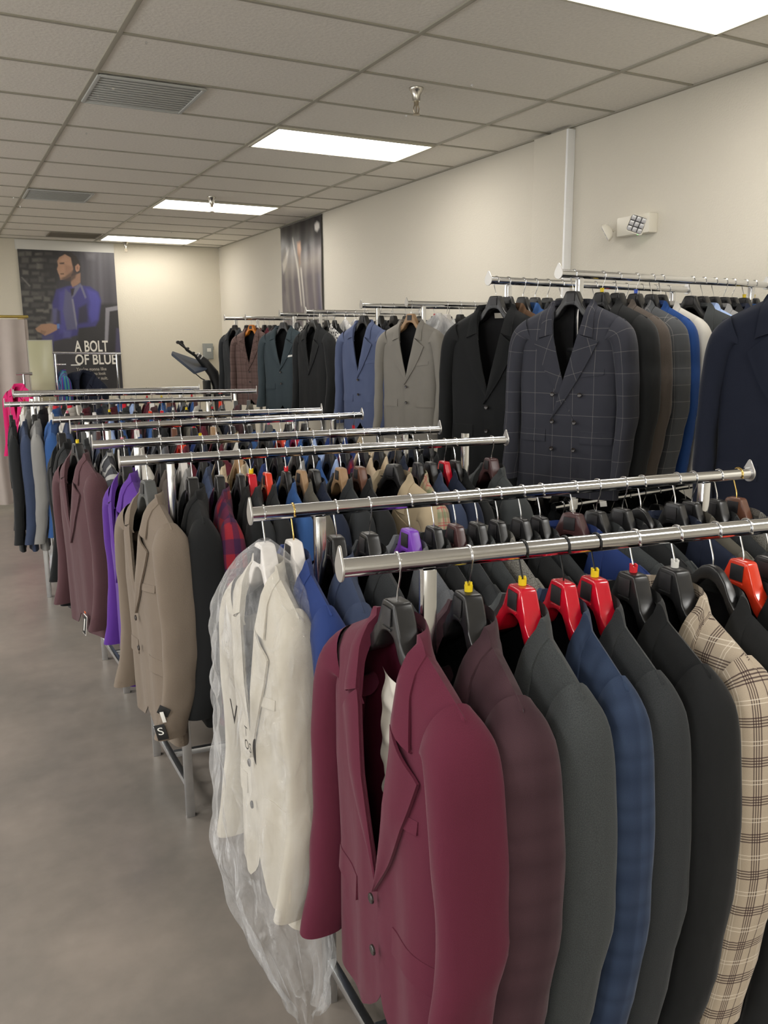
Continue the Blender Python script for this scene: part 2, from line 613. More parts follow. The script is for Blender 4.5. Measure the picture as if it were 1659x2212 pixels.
def button_mb():
    mb = MB()
    M = Matrix.Rotation(PI / 2, 4, 'X')
    mb.lathe([(0, .0035), (.005, .0035), (.0075, .0042), (.0092, .003), (.0095, 0), (.0, 0)], 14, M)
    return mb


BUTTON_ME = button_mb().mesh('button', BUTTON)


def small_button_mb():
    mb = MB(); M = Matrix.Rotation(PI / 2, 4, 'Y')
    mb.lathe([(0, .003), (.004, .003), (.006, .002), (.006, 0)], 10, M); return mb


SBUT_ME = small_button_mb().mesh('cuff_button', BUTTON)

_pc = {}


def shift(mb):
    mb.v = [(p[0], p[1], p[2] + BASE) for p in mb.v]
    return mb


def jacket_meshes(var, detail):
    """cached mesh data for one cut of jacket"""
    key = (var, detail)
    if key in _pc: return _pc[key]
    cfg = dict(n0=dict(), n1=dict(tb=.50, eb=-.006, ph=2.1), n2=dict(tb=.56, eb=.006, ph=4.0), p0=dict(tb=.54, peak=True, ph=1.0),
               d0=dict(tb=.60, peak=True, dbl=True, ph=.5), b0=dict(tb=.60, eb=.004, ph=.3, far=.018, ex=1.9, cs=.022))[var]
    q = dict(A=1.5, B=1.0, C=.62)[detail]
    j = Jk(q=q, **cfg)
    D = FAB['black']
    R = {}
    parts = [('body', j.body()), ('sleeve', j.sleeve(1)), ('sleeve', j.sleeve(-1)), ('lapel', j.lapel(1)), ('lapel', j.lapel(-1)), ('collar', j.collar())]
    if detail == 'C':
        mb = MB()
        for n, p in parts: mb.add(p)
        R['parts'] = [('cloth', shift(mb).mesh('jacket_cloth', D, angle=60))]
    else:
        R['parts'] = [(n, shift(p).mesh('jacket_' + n, D, angle=55)) for n, p in parts]
        R['lining'] = shift(j.lining()).mesh('jacket_lining', FAB['lining'])
    if detail == 'A':
        fl = [('pocket_flap', j.patch(.075, .20, -.665, -.615, sd, .004)) for sd in (1, -1)]
        fl.append(('breast_pocket', j.patch(.075, .165, -.395, -.372, 1, .003, tilt=.010)))
        R['parts'] += [(n, shift(p).mesh('jacket_' + n, D)) for n, p in fl]
        R['buttons'] = [(x, y, z + BASE) for x, y, z in j.buttons()]
    R['cuff'] = {sd: [(x, y, z + BASE) for x, y, z in j.cuff_buttons(sd)] for sd in (1, -1)}
    _pc[key] = R
    return R


# ------------------------------------------------------------------ hangers
def hanger_body(style='block'):
    half = [0, .010, .018, .0225, .025, .028, .033, .039, .045, .052, .062, .08, .11, .15, .18, .192, .197]
    xs = [-h for h in half[::-1]] + half[1:]
    if style == 'block':
        top = lambda a: np.interp(a, [0, .018, .0225, .025, .046, .062, .08, .2], [-.0665, -.067, -.0685, -.072, -.118, -.138, -.152, -.216])
        bot = lambda a: np.interp(a, [0, .012, .024, .036, .050, .07, .2], [-.122, -.1235, -.128, -.140, -.162, -.178, -.236])
        th = lambda a: np.interp(a, [0, .022, .05, .1, .17, .192, .197], [.0205, .0205, .022, .018, .020, .016, .006])
    else:                                              # slim contoured hanger with a rounded crown
        top = lambda a: np.interp(a, [0, .012, .025, .045, .07, .2], [-.070, -.0715, -.078, -.097, -.135, -.216])
        bot = lambda a: np.interp(a, [0, .02, .045, .07, .2], [-.100, -.104, -.126, -.164, -.236])
        th = lambda a: np.interp(a, [0, .05, .1, .17, .192, .197], [.011, .014, .016, .020, .016, .006])
    rows = []
    for x in xs:
        a = abs(x); z1, z0, h = float(top(a)), float(bot(a)), float(th(a))
        zc, hz = (z1 + z0) / 2, (z1 - z0) / 2
        r = min(.0045, h * .45, hz * .45)
        taper = .88 if a < .05 else 1.0
        pts = []
        for (sx, sz, a0) in ((1, 1, 0), (-1, 1, 90), (-1, -1, 180), (1, -1, 270)):
            for k in (0, 45, 90):
                g = math.radians(a0 + k)
                hh = h * (taper if sz > 0 else 1.0)
                pts.append((x, sx * (hh - r) + r * math.cos(g), zc + sz * (hz - r) + r * math.sin(g)))
        rows.append(pts)
    mb = MB(); P = np.array(rows); mb.grid(P, cu=True)
    mb.cap(rows[0], flip=True); mb.cap(rows[-1])
    if style == 'block':
        mb.box((0, -.0205, -.1145), (.034, .004, .0035), .001)      # ledge under the label
    return mb


def hook_mb(flip=1):
    p = [(0, 0, -.072), (0, 0, -.058), (-.002, 0, -.050), (-.008, 0, -.036), (-.0135, 0, -.022)]
    R = .0186
    for d in range(212, -36, -14):
        p.append((R * math.cos(math.radians(d)), 0, R * math.sin(math.radians(d))))
    p = [(flip * a, b, c) for a, b, c in p]
    mb = MB(); mb.tube(p, .0017, 6)
    e = p[-1]
    mb.box(e, (.0045, .0045, .0045), .0012)
    return mb


def clip_mb():
    mb = MB()
    mb.lathe([(0, -.066), (.0075, -.066), (.0078, -.054), (.0032, -.054), (.0032, -.062)], 12)
    for k in range(4):
        q = k * PI / 2 + .4
        mb.box((.0062 * math.cos(q), .0062 * math.sin(q), -.052), (.004, .004, .005), .0008)
    return mb


HB = {'block': hanger_body('block').mesh('hanger_body', PL['black'], angle=50), 'slim': hanger_body('slim').mesh('hanger_slim', PL['black'], angle=50)}
HK = {1: hook_mb(1).mesh('hanger_hook', WIRE), -1: hook_mb(-1).mesh('hanger_hook', WIRE)}
CL = clip_mb().mesh('size_clip', CLIP['yellow'])
PLM = MB().box((0, -.0212, -.0925), (.034, .003, .033), .001, rot=Matrix.Rotation(-.05, 3, 'X')).mesh('label_plate', PLATE)

ORD = ['first', 'second', 'third', 'fourth', 'fifth', 'sixth', 'seventh', 'eighth', 'ninth', 'tenth', 'eleventh', 'twelfth', 'thirteenth',
       'fourteenth', 'fifteenth', 'sixteenth', 'seventeenth', 'eighteenth', 'nineteenth', 'twentieth', 'twenty-first', 'twenty-second']
HDESC = dict(black='black block', red='glossy red block', orange='orange-red block', amber='amber block', purple='purple block', maroon='dark maroon block',
             wood='pale wooden', brown='brown block', grey='dark grey block', white='white wrapped')


def make_hanger(loc, rz, col, clip, label, group, flip=1, style='block', wire=None, plate=True, yaw=0., sy=1., sx=1.):
    h = empty('suit_hanger', loc, rz)
    tag(h, label, 'hanger', group)
    b = inst('hanger_body', HB[style], h, PL[col]); b.rotation_euler.z = yaw; b.scale.y = sy
    b.scale.x = sx
    hk = inst('hook', HK[flip], h, wire or WIRE); hk['label'] = {BLACKWIRE: 'black wire hook', GOLDWIRE: 'gold wire hook'}.get(wire, 'chrome wire hook')
    if clip:
        c = inst('size_clip', CL, h, CLIP[clip]); c['label'] = clip + ' size clip'; c.rotation_euler.z = yaw
    if plate and style == 'block':
        p = inst('label_plate', PLM, h, PLATE); p.rotation_euler.z = yaw; p.scale.y = sy
        if col not in ('black', 'grey'): p['label'] = 'black label plate'
    return h


def make_jacket(loc, rz, fab, label, group, var='n0', detail='B', sy=1., sx=1., sz=1., lining='lining', cuffs=()):
    R = jacket_meshes(var, detail)
    m = FAB[fab]
    if detail == 'C':
        o = bpy.data.objects.new('suit_jacket', R['parts'][0][1]); COL.objects.link(o)
        o.location = (loc[0], loc[1], loc[2] - BASE * sz); o.rotation_euler.z = rz; o.scale = (sx, sy, sz)
        o.material_slots[0].link = 'OBJECT'; o.material_slots[0].material = m
        return tag(o, label, 'jacket', group)
    j = empty('suit_jacket', (loc[0], loc[1], loc[2] - BASE * sz), rz)
    j.scale = (sx, sy, sz)
    tag(j, label, 'jacket', group)
    for n, me in R['parts']:
        inst(n, me, j, m)
    inst('lining', R['lining'], j, FAB[lining])
    if 'buttons' in R:
        for p in R['buttons']: inst('button', BUTTON_ME, j, None, p)
    for sd in cuffs:
        for p in R['cuff'][sd]: inst('cuff_button', SBUT_ME, j, None, p)
    return j
# ------------------------------------------------------------------ racks
RR = .0165


def cap_mb(d):
    """teardrop end plate, d = unit vector pointing out of the rail"""
    pts = []
    for k in range(0, 25):
        q = math.radians(150 + k * 10)                # bottom arc 150..390
        pts.append((.0235 * math.cos(q), .0235 * math.sin(q)))
    pts += [(.0115, .026), (.0045, .0375), (0, .040), (-.0045, .0375), (-.0115, .026)]
    bm = bmesh.new()
    side = Vector((-d.y, d.x, 0))
    lo = [bm.verts.new(side * a + Vector((0, 0, b)) - d * .002) for a, b in pts]
    f = bm.faces.new(lo)
    r = bmesh.ops.extrude_face_region(bm, geom=[f])
    bmesh.ops.translate(bm, verts=[g for g in r['geom'] if isinstance(g, bmesh.types.BMVert)], vec=d * .0045)
    bmesh.ops.recalc_face_normals(bm, faces=bm.faces[:])
    bmesh.ops.bevel(bm, geom=bm.edges[:], offset=.0010, segments=1, affect='EDGES')
    return bm


def square_post(mb, x, y, z0, z1, w, rz):
    mb.box((x, y, (z0 + z1) / 2), (w, w, z1 - z0), .002, rot=Matrix.Rotation(rz, 3, 'Z'))
    return mb


RAILS = {}


def rail_def(n, p, ang, L, z):
    a = math.radians(ang)
    RAILS[n] = dict(p=Vector((p[0], p[1], z)), d=Vector((math.cos(a), math.sin(a), 0)), a=a, L=L, z=z)


def make_rack(rails, label, group, inset=.16, proud=(), lower=.12, split=.62):
    """rails: names, near one first. Two rails share end frames; one rail stands on splayed feet"""
    r0 = RAILS[rails[0]]
    cen = sum((RAILS[n]['p'] + RAILS[n]['d'] * RAILS[n]['L'] / 2 for n in rails), Vector()) / len(rails)
    root = empty('clothes_rack', (cen.x, cen.y, 0))
    tag(root, label, 'clothes rack', group)
    C = Vector((cen.x, cen.y, 0))
    feet = {}
    for n in rails:
        r = RAILS[n]; p, d, L = r['p'], r['d'], r['L']
        rl = MB().rod(p - C, p + d * L - C, RR, 24).build('rail', CHROME, root)
        for e, s in ((0, -1), (L, 1)):
            m = MB(); q = p + d * e - C
            m.bm(cap_mb(d * s), Matrix.Translation(q)); m.build('end_cap', CAPM, rl)
        for k, s in enumerate((inset, L - inset)):
            q = p + d * s
            up = .03 if (n, k) in proud else -RR + .001
            off = Vector((-d.y, d.x, 0)) * (.030 if (n, k) in proud else 0)
            q = q + off
            feet[(n, k)] = q
            leg = square_post(MB(), q.x - C.x, q.y - C.y, 0, r['z'] * split, .030, r['a']).build('leg', STEEL, root)
            up_m = square_post(MB(), q.x - C.x, q.y - C.y, r['z'] * split, r['z'] + up, .0245, r['a'])
            up_m.build('upper_post', CHROME, leg)
            cm = MB(); cm.box((q.x - C.x, q.y - C.y, r['z'] * split), (.034, .034, .012), .002, rot=Matrix.Rotation(r['a'], 3, 'Z'))
            cm.build('collar', CHROME, leg)
            bm_ = MB(); sd = Vector((d.y, -d.x, 0))
            bq = q - C + sd * .0125 + Vector((0, 0, r['z'] - .045))
            bm_.tube([bq, bq + sd * .003], .004, 8); bm_.build('bolt', CHROME, leg)
    if len(rails) == 2:
        mids = []
        for k in (0, 1):
            a, b = feet[(rails[0], k)], feet[(rails[1], k)]
            v = (b - a); ln = v.length; a2 = math.atan2(v.y, v.x)
            m = MB(); c = (a + b) / 2 - C
            m.box((c.x, c.y, lower), (ln - .026, .022, .022), .002, rot=Matrix.Rotation(a2, 3, 'Z')); m.build('end_bar', STEEL, root)
            m2 = MB(); m2.box((c.x, c.y, r0['z'] - .30), (ln - .022, .016, .016), .002, rot=Matrix.Rotation(a2, 3, 'Z')); m2.build('end_bar', STEEL, root)
            mids.append((a + b) / 2 - C)
        v = mids[1] - mids[0]; a2 = math.atan2(v.y, v.x); c = (mids[0] + mids[1]) / 2
        m = MB(); m.box((c.x, c.y, lower), (v.length - .02, .022, .022), .002, rot=Matrix.Rotation(a2, 3, 'Z')); m.build('stretcher', STEEL, root)
    else:
        r = r0
        sd = Vector((-r['d'].y, r['d'].x, 0))
        for k in (0, 1):
            q = feet[(rails[0], k)] - C
            m = MB(); m.box((q.x, q.y, .035), (.028, .46, .028), .003, rot=Matrix.Rotation(r['a'], 3, 'Z')); m.build('foot', STEEL, root)
        q0, q1 = feet[(rails[0], 0)] - C, feet[(rails[0], 1)] - C
        m = MB(); c = (q0 + q1) / 2; m.box((c.x, c.y, .10), ((q1 - q0).length - .03, .022, .022), .002, rot=Matrix.Rotation(r['a'], 3, 'Z')); m.build('stretcher', STEEL, root)
    return root


rail_def('r1', (.568, 1.229), -8.2, 1.43, 1.298)
rail_def('r2', (.584, 1.732), -6.0, 1.44, 1.298)
rail_def('r3', (.497, 2.758), -6.0, 1.43, 1.298)
rail_def('r4', (.497, 3.278), -7.7, 1.43, 1.298)
rail_def('r5', (.513, 3.973), -3.1, 1.43, 1.298)
rail_def('r6', (.500, 4.492), -8.3, 1.40, 1.298)
rail_def('r7', (.370, 5.825), -10.1, 1.43, 1.298)
rail_def('r8', (.481, 6.520), -19.2, 1.71, 1.320)
rail_def('r9', (.522, 7.202), -7.6, 1.45, 1.298)
rail_def('t0', (2.41, 1.80), 3.0, 1.35, 1.935)
rail_def('t1', (2.230, 2.704), 6.0, 1.43, 1.935)
rail_def('t2', (2.189, 3.129), 7.3, 1.43, 1.935)
rail_def('t3', (2.779, 4.90), 0., 1.02, 1.920)
rail_def('t4', (2.670, 5.35), 0., 1.12, 1.922)
rail_def('t5', (2.734, 6.50), 0., 1.08, 1.921)
rail_def('t6', (2.680, 6.95), 0., 1.12, 1.913)
rail_def('t7', (2.831, 8.30), 0., .98, 1.920)
rail_def('t8', (2.754, 8.75), 0., 1.04, 1.927)
G_LOW, G_TALL = 'low chrome clothes racks', 'tall chrome clothes racks by the wall'
make_rack(['r1', 'r2'], 'nearest low chrome rack, holding the burgundy and the plastic-covered jackets', G_LOW)
make_rack(['r3', 'r4'], 'second low chrome rack, with the taupe jacket at its left end', G_LOW, proud=(('r3', 1),))
make_rack(['r5', 'r6'], 'third low chrome rack, with the plum brown jacket at its left end', G_LOW)
make_rack(['r7', 'r8'], 'fourth low chrome rack, with navy and light grey jackets at its left end', G_LOW, proud=(('r7', 0),))
make_rack(['r9'], 'farthest low chrome rack, single rail behind all other low racks', G_LOW)
make_rack(['t0'], 'tall chrome rack at the right edge holding the big midnight navy jacket', G_TALL, inset=.14)
make_rack(['t1', 't2'], 'tall chrome rack under the emergency light with the dark windowpane jacket', G_TALL, inset=.12)
make_rack(['t3', 't4'], 'tall chrome rack with the grey taupe jacket on the wood hanger', G_TALL, inset=.13)
make_rack(['t5', 't6'], 'tall chrome rack with white plastic-covered garments and the green grey jacket', G_TALL, inset=.13)
make_rack(['t7', 't8'], 'farthest tall chrome rack, with brown plaid jacket on an amber hanger', G_TALL, inset=.13)
RNAME = dict(r1='nearest low rail', r2='second low rail', r3='third low rail', r4='fourth low rail', r5='fifth low rail', r6='sixth low rail',
             r7='seventh low rail', r8='eighth low rail', r9='farthest low rail', t0='tall rail at the right edge', t1='nearest tall wall rail',
             t2='second tall wall rail', t3='third tall wall rail', t4='fourth tall wall rail', t5='fifth tall wall rail',
             t6='sixth tall wall rail', t7='seventh tall wall rail', t8='farthest tall wall rail')


def hang(rail, items, detail='B', thick=None):
    """items: (s, fabric, hanger, clip, options)"""
    r = RAILS[rail]; n = len(items); nm = RNAME[rail]
    rng = random.Random(hash_(rail))
    zlo, zhi = (1.04, 1.07) if rail == 'r1' else (.96, 1.03)
    for i, (s, fab, hc, clip, op) in enumerate(items):
        p = r['p'] + r['d'] * s
        yaw = math.radians(op.get('yaw', rng.uniform(-4, 5) * (1 if detail != 'C' else .4)))
        rz = r['a'] - PI / 2 + yaw
        gap = min([abs(items[k][0] - s) for k in (i - 1, i + 1) if 0 <= k < n] + [.14])
        det = op.get('d', detail)
        sy = op.get('sy', max(.56, min(1.05, gap / (.098 if det != 'C' else .128))))
        var = op.get('var', 'd0' if op.get('dbl') else rng.choice(['n0', 'n1', 'n2', 'n0', 'p0']))
        sx = op.get('sx', rng.uniform(.97, 1.04)); sz = op.get('sz', rng.uniform(zlo, zhi))
        od = ORD[i]
        d = op.get('desc', FDESC[fab])
        pos = 'from left on the ' + nm
        jl = op.get('label') or f'{d} suit jacket, {od} {pos}'
        jk = make_jacket(p, rz, fab, jl, 'suit jackets on the ' + nm, var, det, sy, sx, sz, op.get('lining', 'lining'), op.get('cuffs', ()))
        hd = HDESC[hc] if op.get('style') != 'slim' else 'slim glossy black'
        hl = f'{hd} hanger' + (f' with {clip} clip' if clip else '') + f', {od} {pos}'
        h = make_hanger(p, r['a'] - PI / 2, hc, clip, hl, 'suit hangers on the ' + nm, op.get('flip', rng.choice([1, 1, 1, -1])),
                        op.get('style', 'block'), op.get('wire'), det != 'C', yaw, min(1., sy + .05), min(1., sx * 1.02))
        if 'post' in op: op['post'](jk, p, rz)


def hash_(s): return sum((i + 3) * ord(c) for i, c in enumerate(s))


hang('r1', [
    (.103, 'burgundy', 'black', None, dict(yaw=5, var='b0', d='A', sy=1.05, sx=1.06, sz=1.04, lining='redlining', flip=-1, desc='burgundy wool')),
    (.239, 'plum', 'black', 'yellow', dict(yaw=-3, var='n1', sx=1.03, flip=-1)),
    (.348, 'charcoal', 'red', 'yellow', dict(yaw=-2, var='n0', wire=BLACKWIRE, flip=1)),
    (.435, 'blueplaid', 'red', None, dict(yaw=-2, var='n2', wire=BLACKWIRE, flip=1, cuffs=(1,))),
    (.503, 'darkchar', 'red', 'yellow', dict(yaw=-1, var='n0', wire=BLACKWIRE, sy=.8)),
    (.590, 'black', 'black', 'red', dict(yaw=0, var='n1', cuffs=(1,))),
    (.687, 'glen', 'black', 'white', dict(yaw=0, var='n0', sx=1.03)),
    (.780, 'softblack', 'black', None, dict(yaw=1, style='slim', cuffs=(1,), sz=1.12, sx=1.06)),
    (.857, 'black', 'orange', None, dict(yaw=1, sz=1.12)),
    (.925, 'darkchar', 'black', None, dict(yaw=1, sz=1.12)),
    (1.01, 'navy', 'black', None, dict(yaw=1)),
])
hang('r2', [
    (.031, 'ivory', 'white', None, dict(yaw=8, var='n2', d='A', sy=.90, sx=.80, sz=1.05, label='ivory jacket inside the clear plastic garment bag, first on the second low rail')),
    (.098, 'navyblue', 'white', None, dict(yaw=3, wire=GOLDWIRE, sx=1.04)),
    (.200, 'slatenavy', 'black', None, {}), (.282, 'darkchar', 'black', None, {}), (.386, 'midgrey', 'purple', None, {}),
    (.450, 'softblack', 'black', None, {}), (.509, 'darkchar', 'maroon', None, {}), (.569, 'charcoal', 'black', None, {}),
    (.627, 'tweed', 'black', None, {}), (.694, 'softblack', 'black', None, {}), (.750, 'darkchar', 'black', None, {}),
    (.850, 'navyblue', 'maroon', None, dict(yaw=22)), (.922, 'charcoal', 'black', None, dict(yaw=16)), (1.006, 'softblack', 'black', None, dict(yaw=10)),
    (1.066, 'charcoal', 'black', None, dict(style='slim')), (1.183, 'navy', 'black', None, dict(yaw=8)), (1.240, 'olive', 'black', None, {}),
    (1.330, 'darkchar', 'black', None, {}), (1.401, 'tweed', 'brown', None, dict(wire=GOLDWIRE, yaw=12))])
hang('r3', [
    (.085, 'taupe', 'grey', None, dict(yaw=10, var='n1', d='A', sy=1.05, sx=1.03, sz=1.03, desc='taupe')),
    (.230, 'black', 'black', None, dict(yaw=-2, sx=1.04)), (.321, 'redbuff', 'black', None, dict(yaw=-3)), (.392, 'black', 'black', None, {}),
    (.430, 'darkchar', 'red', 'yellow', dict(sy=.7)), (.486, 'softblack', 'orange', None, {}), (.554, 'blue', 'black', 'red', {}), (.609, 'olive', 'wood', None, {}),
    (.656, 'navy', 'black', None, dict(sy=.7)), (.756, 'darkchar', 'wood', None, {}), (.828, 'softblack', 'brown', None, {}), (.962, 'tan', 'black', None, dict(yaw=20, sy=1.1)),
    (1.058, 'pinkgreen', 'black', None, {}), (1.110, 'slatenavy', 'black', None, dict(sy=.7)), (1.167, 'navy', 'red', None, {}), (1.213, 'softblack', 'black', None, {}),
    (1.368, 'charcoal', 'maroon', None, {})])


def fill(rail, s0, s1, step, pal, hpal, cpal, first=(), detail='C', seed=1):
    rng = random.Random(seed); it = list(first)
    s = s0
    while s < s1:
        it.append((s, rng.choice(pal), rng.choice(hpal), rng.choice(cpal), {}))
        s += step * rng.uniform(.8, 1.25)
    hang(rail, it, detail)


PAL = ['navy', 'black', 'charcoal', 'midgrey', 'slatenavy', 'darkchar', 'blue', 'grey', 'softblack', 'tan', 'navyblue', 'olive', 'maroon', 'lightblue', 'lightgrey', 'brownplum']
DARK = ['navy', 'black', 'charcoal', 'softblack', 'slatenavy', 'darkchar', 'browngrey', 'midnight', 'blue', 'olive', 'navyblue', 'midgrey']
HP = ['black'] * 12 + ['red', 'white', 'wood', 'grey', 'grey', 'orange', 'maroon', 'brown']
CP = [None] * 5 + ['red', 'yellow', 'white', 'pink']
hang('r4', [(.114, 'purple', 'black', None, dict(yaw=8, d='B', sy=1., sx=1.04, sz=1.05)), (.25, 'browngrey', 'black', None, {}), (.33, 'grey', 'white', None, {}), (.41, 'slatenavy', 'black', None, {}),
            (.47, 'beige', 'black', None, {}), (.55, 'tan', 'wood', None, {}), (.63, 'navyblue', 'black', 'red', {}), (.71, 'black', 'black', None, {}), (.79, 'grey', 'black', None, {}),
            (.86, 'blue', 'black', None, {}), (.93, 'lightblue', 'black', 'white', {}), (1.0, 'redbuff', 'black', None, {}), (1.08, 'beige', 'black', None, {}),
            (1.15, 'beige', 'black', None, {}), (1.23, 'navy', 'black', None, {}), (1.31, 'darkchar', 'black', None, {}), (1.38, 'softblack', 'black', None, {})], detail='C')
fill('r5', .22, 1.40, .085, PAL, HP, CP, [(.025, 'brownplum', 'black', 'yellow', dict(yaw=13, d='B', sx=1.04, sz=1.05, sy=1.0)), (.14, 'boldpane', 'black', None, dict(d='B'))], seed=5)
fill('r6', .14, 1.36, .088, PAL, HP, CP, [(.035, 'black', 'black', None, dict(yaw=8, d='B', sz=1.08))], seed=6)
fill('r7', .27, 1.40, .080, DARK + ['lightblue', 'grey', 'maroon'], HP + ['red'], CP, [(.03, 'softblack', 'black', None, dict(yaw=6, sz=1.04)), (.095, 'slatenavy', 'white', None, dict(yaw=8, d='B', sz=1.04)), (.17, 'grey', 'black', None, dict(yaw=4, d='B', sz=1.04))], seed=17)
fill('r8', .10, 1.65, .100, PAL, HP + ['white'] * 2, CP, seed=8)
fill('r9', .08, 1.40, .100, PAL, HP + ['white'] * 2, CP, seed=9)
hang('t0', [(.075, 'midnight', 'black', None, dict(yaw=24, var='n0', d='A', sy=1.05, sx=1.08, sz=1.1)), (.20, 'softblack', 'black', None, {}),
            (.30, 'charcoal', 'black', None, {}), (.42, 'navy', 'black', None, {})])
hang('t1', [(.085, 'navywindow', 'black', None, dict(yaw=17, dbl=True, d='A', sy=1.05, sx=1.04, sz=1.02, desc='dark windowpane double-breasted')), (.255, 'softblack', 'black', 'yellow', dict(yaw=4)),
            (.352, 'browngrey', 'black', None, {}), (.467, 'greywindow', 'black', 'blue', {}), (.57, 'royal', 'black', None, {}), (.635, 'lightgrey', 'black', None, {}),
            (.847, 'charcoal', 'black', None, dict(yaw=20, sy=1.0)), (.931, 'lightblue', 'black', None, {}), (1.015, 'grey', 'black', None, {}), (1.093, 'softblack', 'black', None, {}),
            (1.158, 'navy', 'black', None, {}), (1.255, 'blue', 'black', 'yellow', {}), (1.330, 'darkchar', 'black', 'yellow', {})])
hang('t2', [(.047, 'black', 'black', None, dict(yaw=14, d='A', sx=1.05, sz=1.04, sy=1.05)), (.118, 'brown', 'black', None, dict(sx=1.1)), (.212, 'blue', 'black', None, dict(sx=1.08)), (.29, 'darkchar', 'black', None, {}),
            (.37, 'softblack', 'black', None, {}), (.463, 'charcoal', 'black', None, {}), (.581, 'navy', 'black', 'yellow', {}), (.697, 'black', 'black', None, {}), (.834, 'grey', 'black', 'red', {}),
            (.93, 'navy', 'black', None, {}), (1.05, 'charcoal', 'black', None, {}), (1.16, 'slatenavy', 'black', None, {}), (1.27, 'black', 'black', None, {})], detail='C')
hang('t3', [(.035, 'greytaupe', 'wood', None, dict(yaw=26, var='n0', d='A', sx=1.02, desc='grey taupe')), (.312, 'white', 'white', None, dict(desc='white')), (.42, 'black', 'black', None, {}), (.533, 'softblack', 'black', None, {}),
            (.64, 'grey', 'black', 'pink', {}), (.76, 'navy', 'black', None, {}), (.88, 'black', 'black', None, {})], detail='C')
hang('t4', [(.022, 'slate', 'black', None, dict(yaw=14, d='A', desc='slate blue')), (.15, 'black', 'black', None, {}), (.258, 'black', 'black', None, {}), (.36, 'navy', 'black', None, {}), (.48, 'charcoal', 'black', None, {}),
            (.60, 'grey', 'black', 'red', {}), (.72, 'navy', 'black', None, {}), (.84, 'black', 'black', None, {})], detail='C')
hang('t5', [(.07, 'softblack', 'black', None, dict(yaw=12)), (.19, 'lace', 'black', None, {}), (.26, 'black', 'black', None, {}), (.36, 'white', 'white', None, {}), (.45, 'white', 'white', None, {}),
            (.56, 'lightgrey', 'white', None, {}), (.68, 'black', 'black', None, {}), (.80, 'grey', 'black', None, {})], detail='C')
hang('t6', [(.034, 'greengrey', 'black', None, dict(yaw=30, d='A', desc='green grey')), (.16, 'lace', 'black', None, {}), (.27, 'softblack', 'black', None, {}), (.40, 'black', 'black', None, {}),
            (.52, 'white', 'white', None, {}), (.64, 'grey', 'black', None, {}), (.76, 'navy', 'black', None, {})], detail='C')
hang('t7', [(.064, 'brownplaid', 'amber', None, dict(yaw=30, d='A', desc='brown plaid')), (.20, 'maroon', 'black', None, {}), (.31, 'brownplum', 'black', None, {}), (.43, 'black', 'black', None, {}),
            (.55, 'white', 'white', None, {}), (.67, 'charcoal', 'black', None, {})], detail='C')
hang('t8', [(.11, 'darkchar', 'black', None, dict(yaw=14, d='B')), (.24, 'black', 'black', None, {}), (.36, 'brown', 'maroon', None, {}), (.50, 'charcoal', 'black', None, {}), (.64, 'navy', 'black', None, {})], detail='C')
# ------------------------------------------------------------------ camera
cam = bpy.data.cameras.new('camera'); co = bpy.data.objects.new('camera', cam); COL.objects.link(co)
YAW, PITCH, ROLL = -0.48802532485852745, 0.20115565317480122, -0.0067057123654768545
fw = Vector((-math.sin(YAW) * math.cos(PITCH), math.cos(YAW) * math.cos(PITCH), -math.sin(PITCH)))
rt = Vector((math.cos(YAW), math.sin(YAW), 0)); up = rt.cross(fw)
r2 = rt * math.cos(ROLL) + up * math.sin(ROLL); u2 = -rt * math.sin(ROLL) + up * math.cos(ROLL)
M = Matrix((r2, u2, -fw)).transposed().to_4x4()
M.translation = (0, 0, 1.67)
co.matrix_world = M
cam.sensor_fit = 'VERTICAL'; cam.sensor_height = 24; cam.lens = 1798.02 / 2212 * 24
cam.clip_start = .05
S_.camera = co
S_.view_settings.view_transform = 'Standard'
S_.view_settings.look = 'None'
S_.view_settings.exposure = -0.04
S_.view_settings.gamma = 1.03
S_.cycles.use_denoising = True
S_.cycles.max_bounces = 6
S_.cycles.diffuse_bounces = 3
S_.cycles.glossy_bounces = 3
S_.cycles.transparent_max_bounces = 10
S_.cycles.use_adaptive_sampling = True
S_.cycles.adaptive_threshold = .05
S_.cycles.adaptive_min_samples = 12
S_.cycles.sample_clamp_indirect = 6
w = bpy.data.worlds.new('world'); S_.world = w; w.use_nodes = True
w.node_tree.nodes['Background'].inputs[0].default_value = (.8, .85, .9, 1)
w.node_tree.nodes['Background'].inputs[1].default_value = .3

# ------------------------------------------------------------------ room
XW, YF, HC = 3.877, 12.46, 3.055
XL, YB = -6.5, -4.0
T = .6096
GX, GY = 2.110, 3.5925                       # a crossing of the ceiling grid


def wall_mat(name, col):
    return simple(name, col, .75, spec=.25, bump=.25, nscale=90, noise=.02)


WALL = wall_mat('painted_wall', '#dcd6c8')
FARW = wall_mat('painted_far_wall', '#dbd4c2')


def slab(name, c, s, m, bev=0.):
    mb = MB().box(c, s, bev); return struct(mb.build(name, m, angle=30))


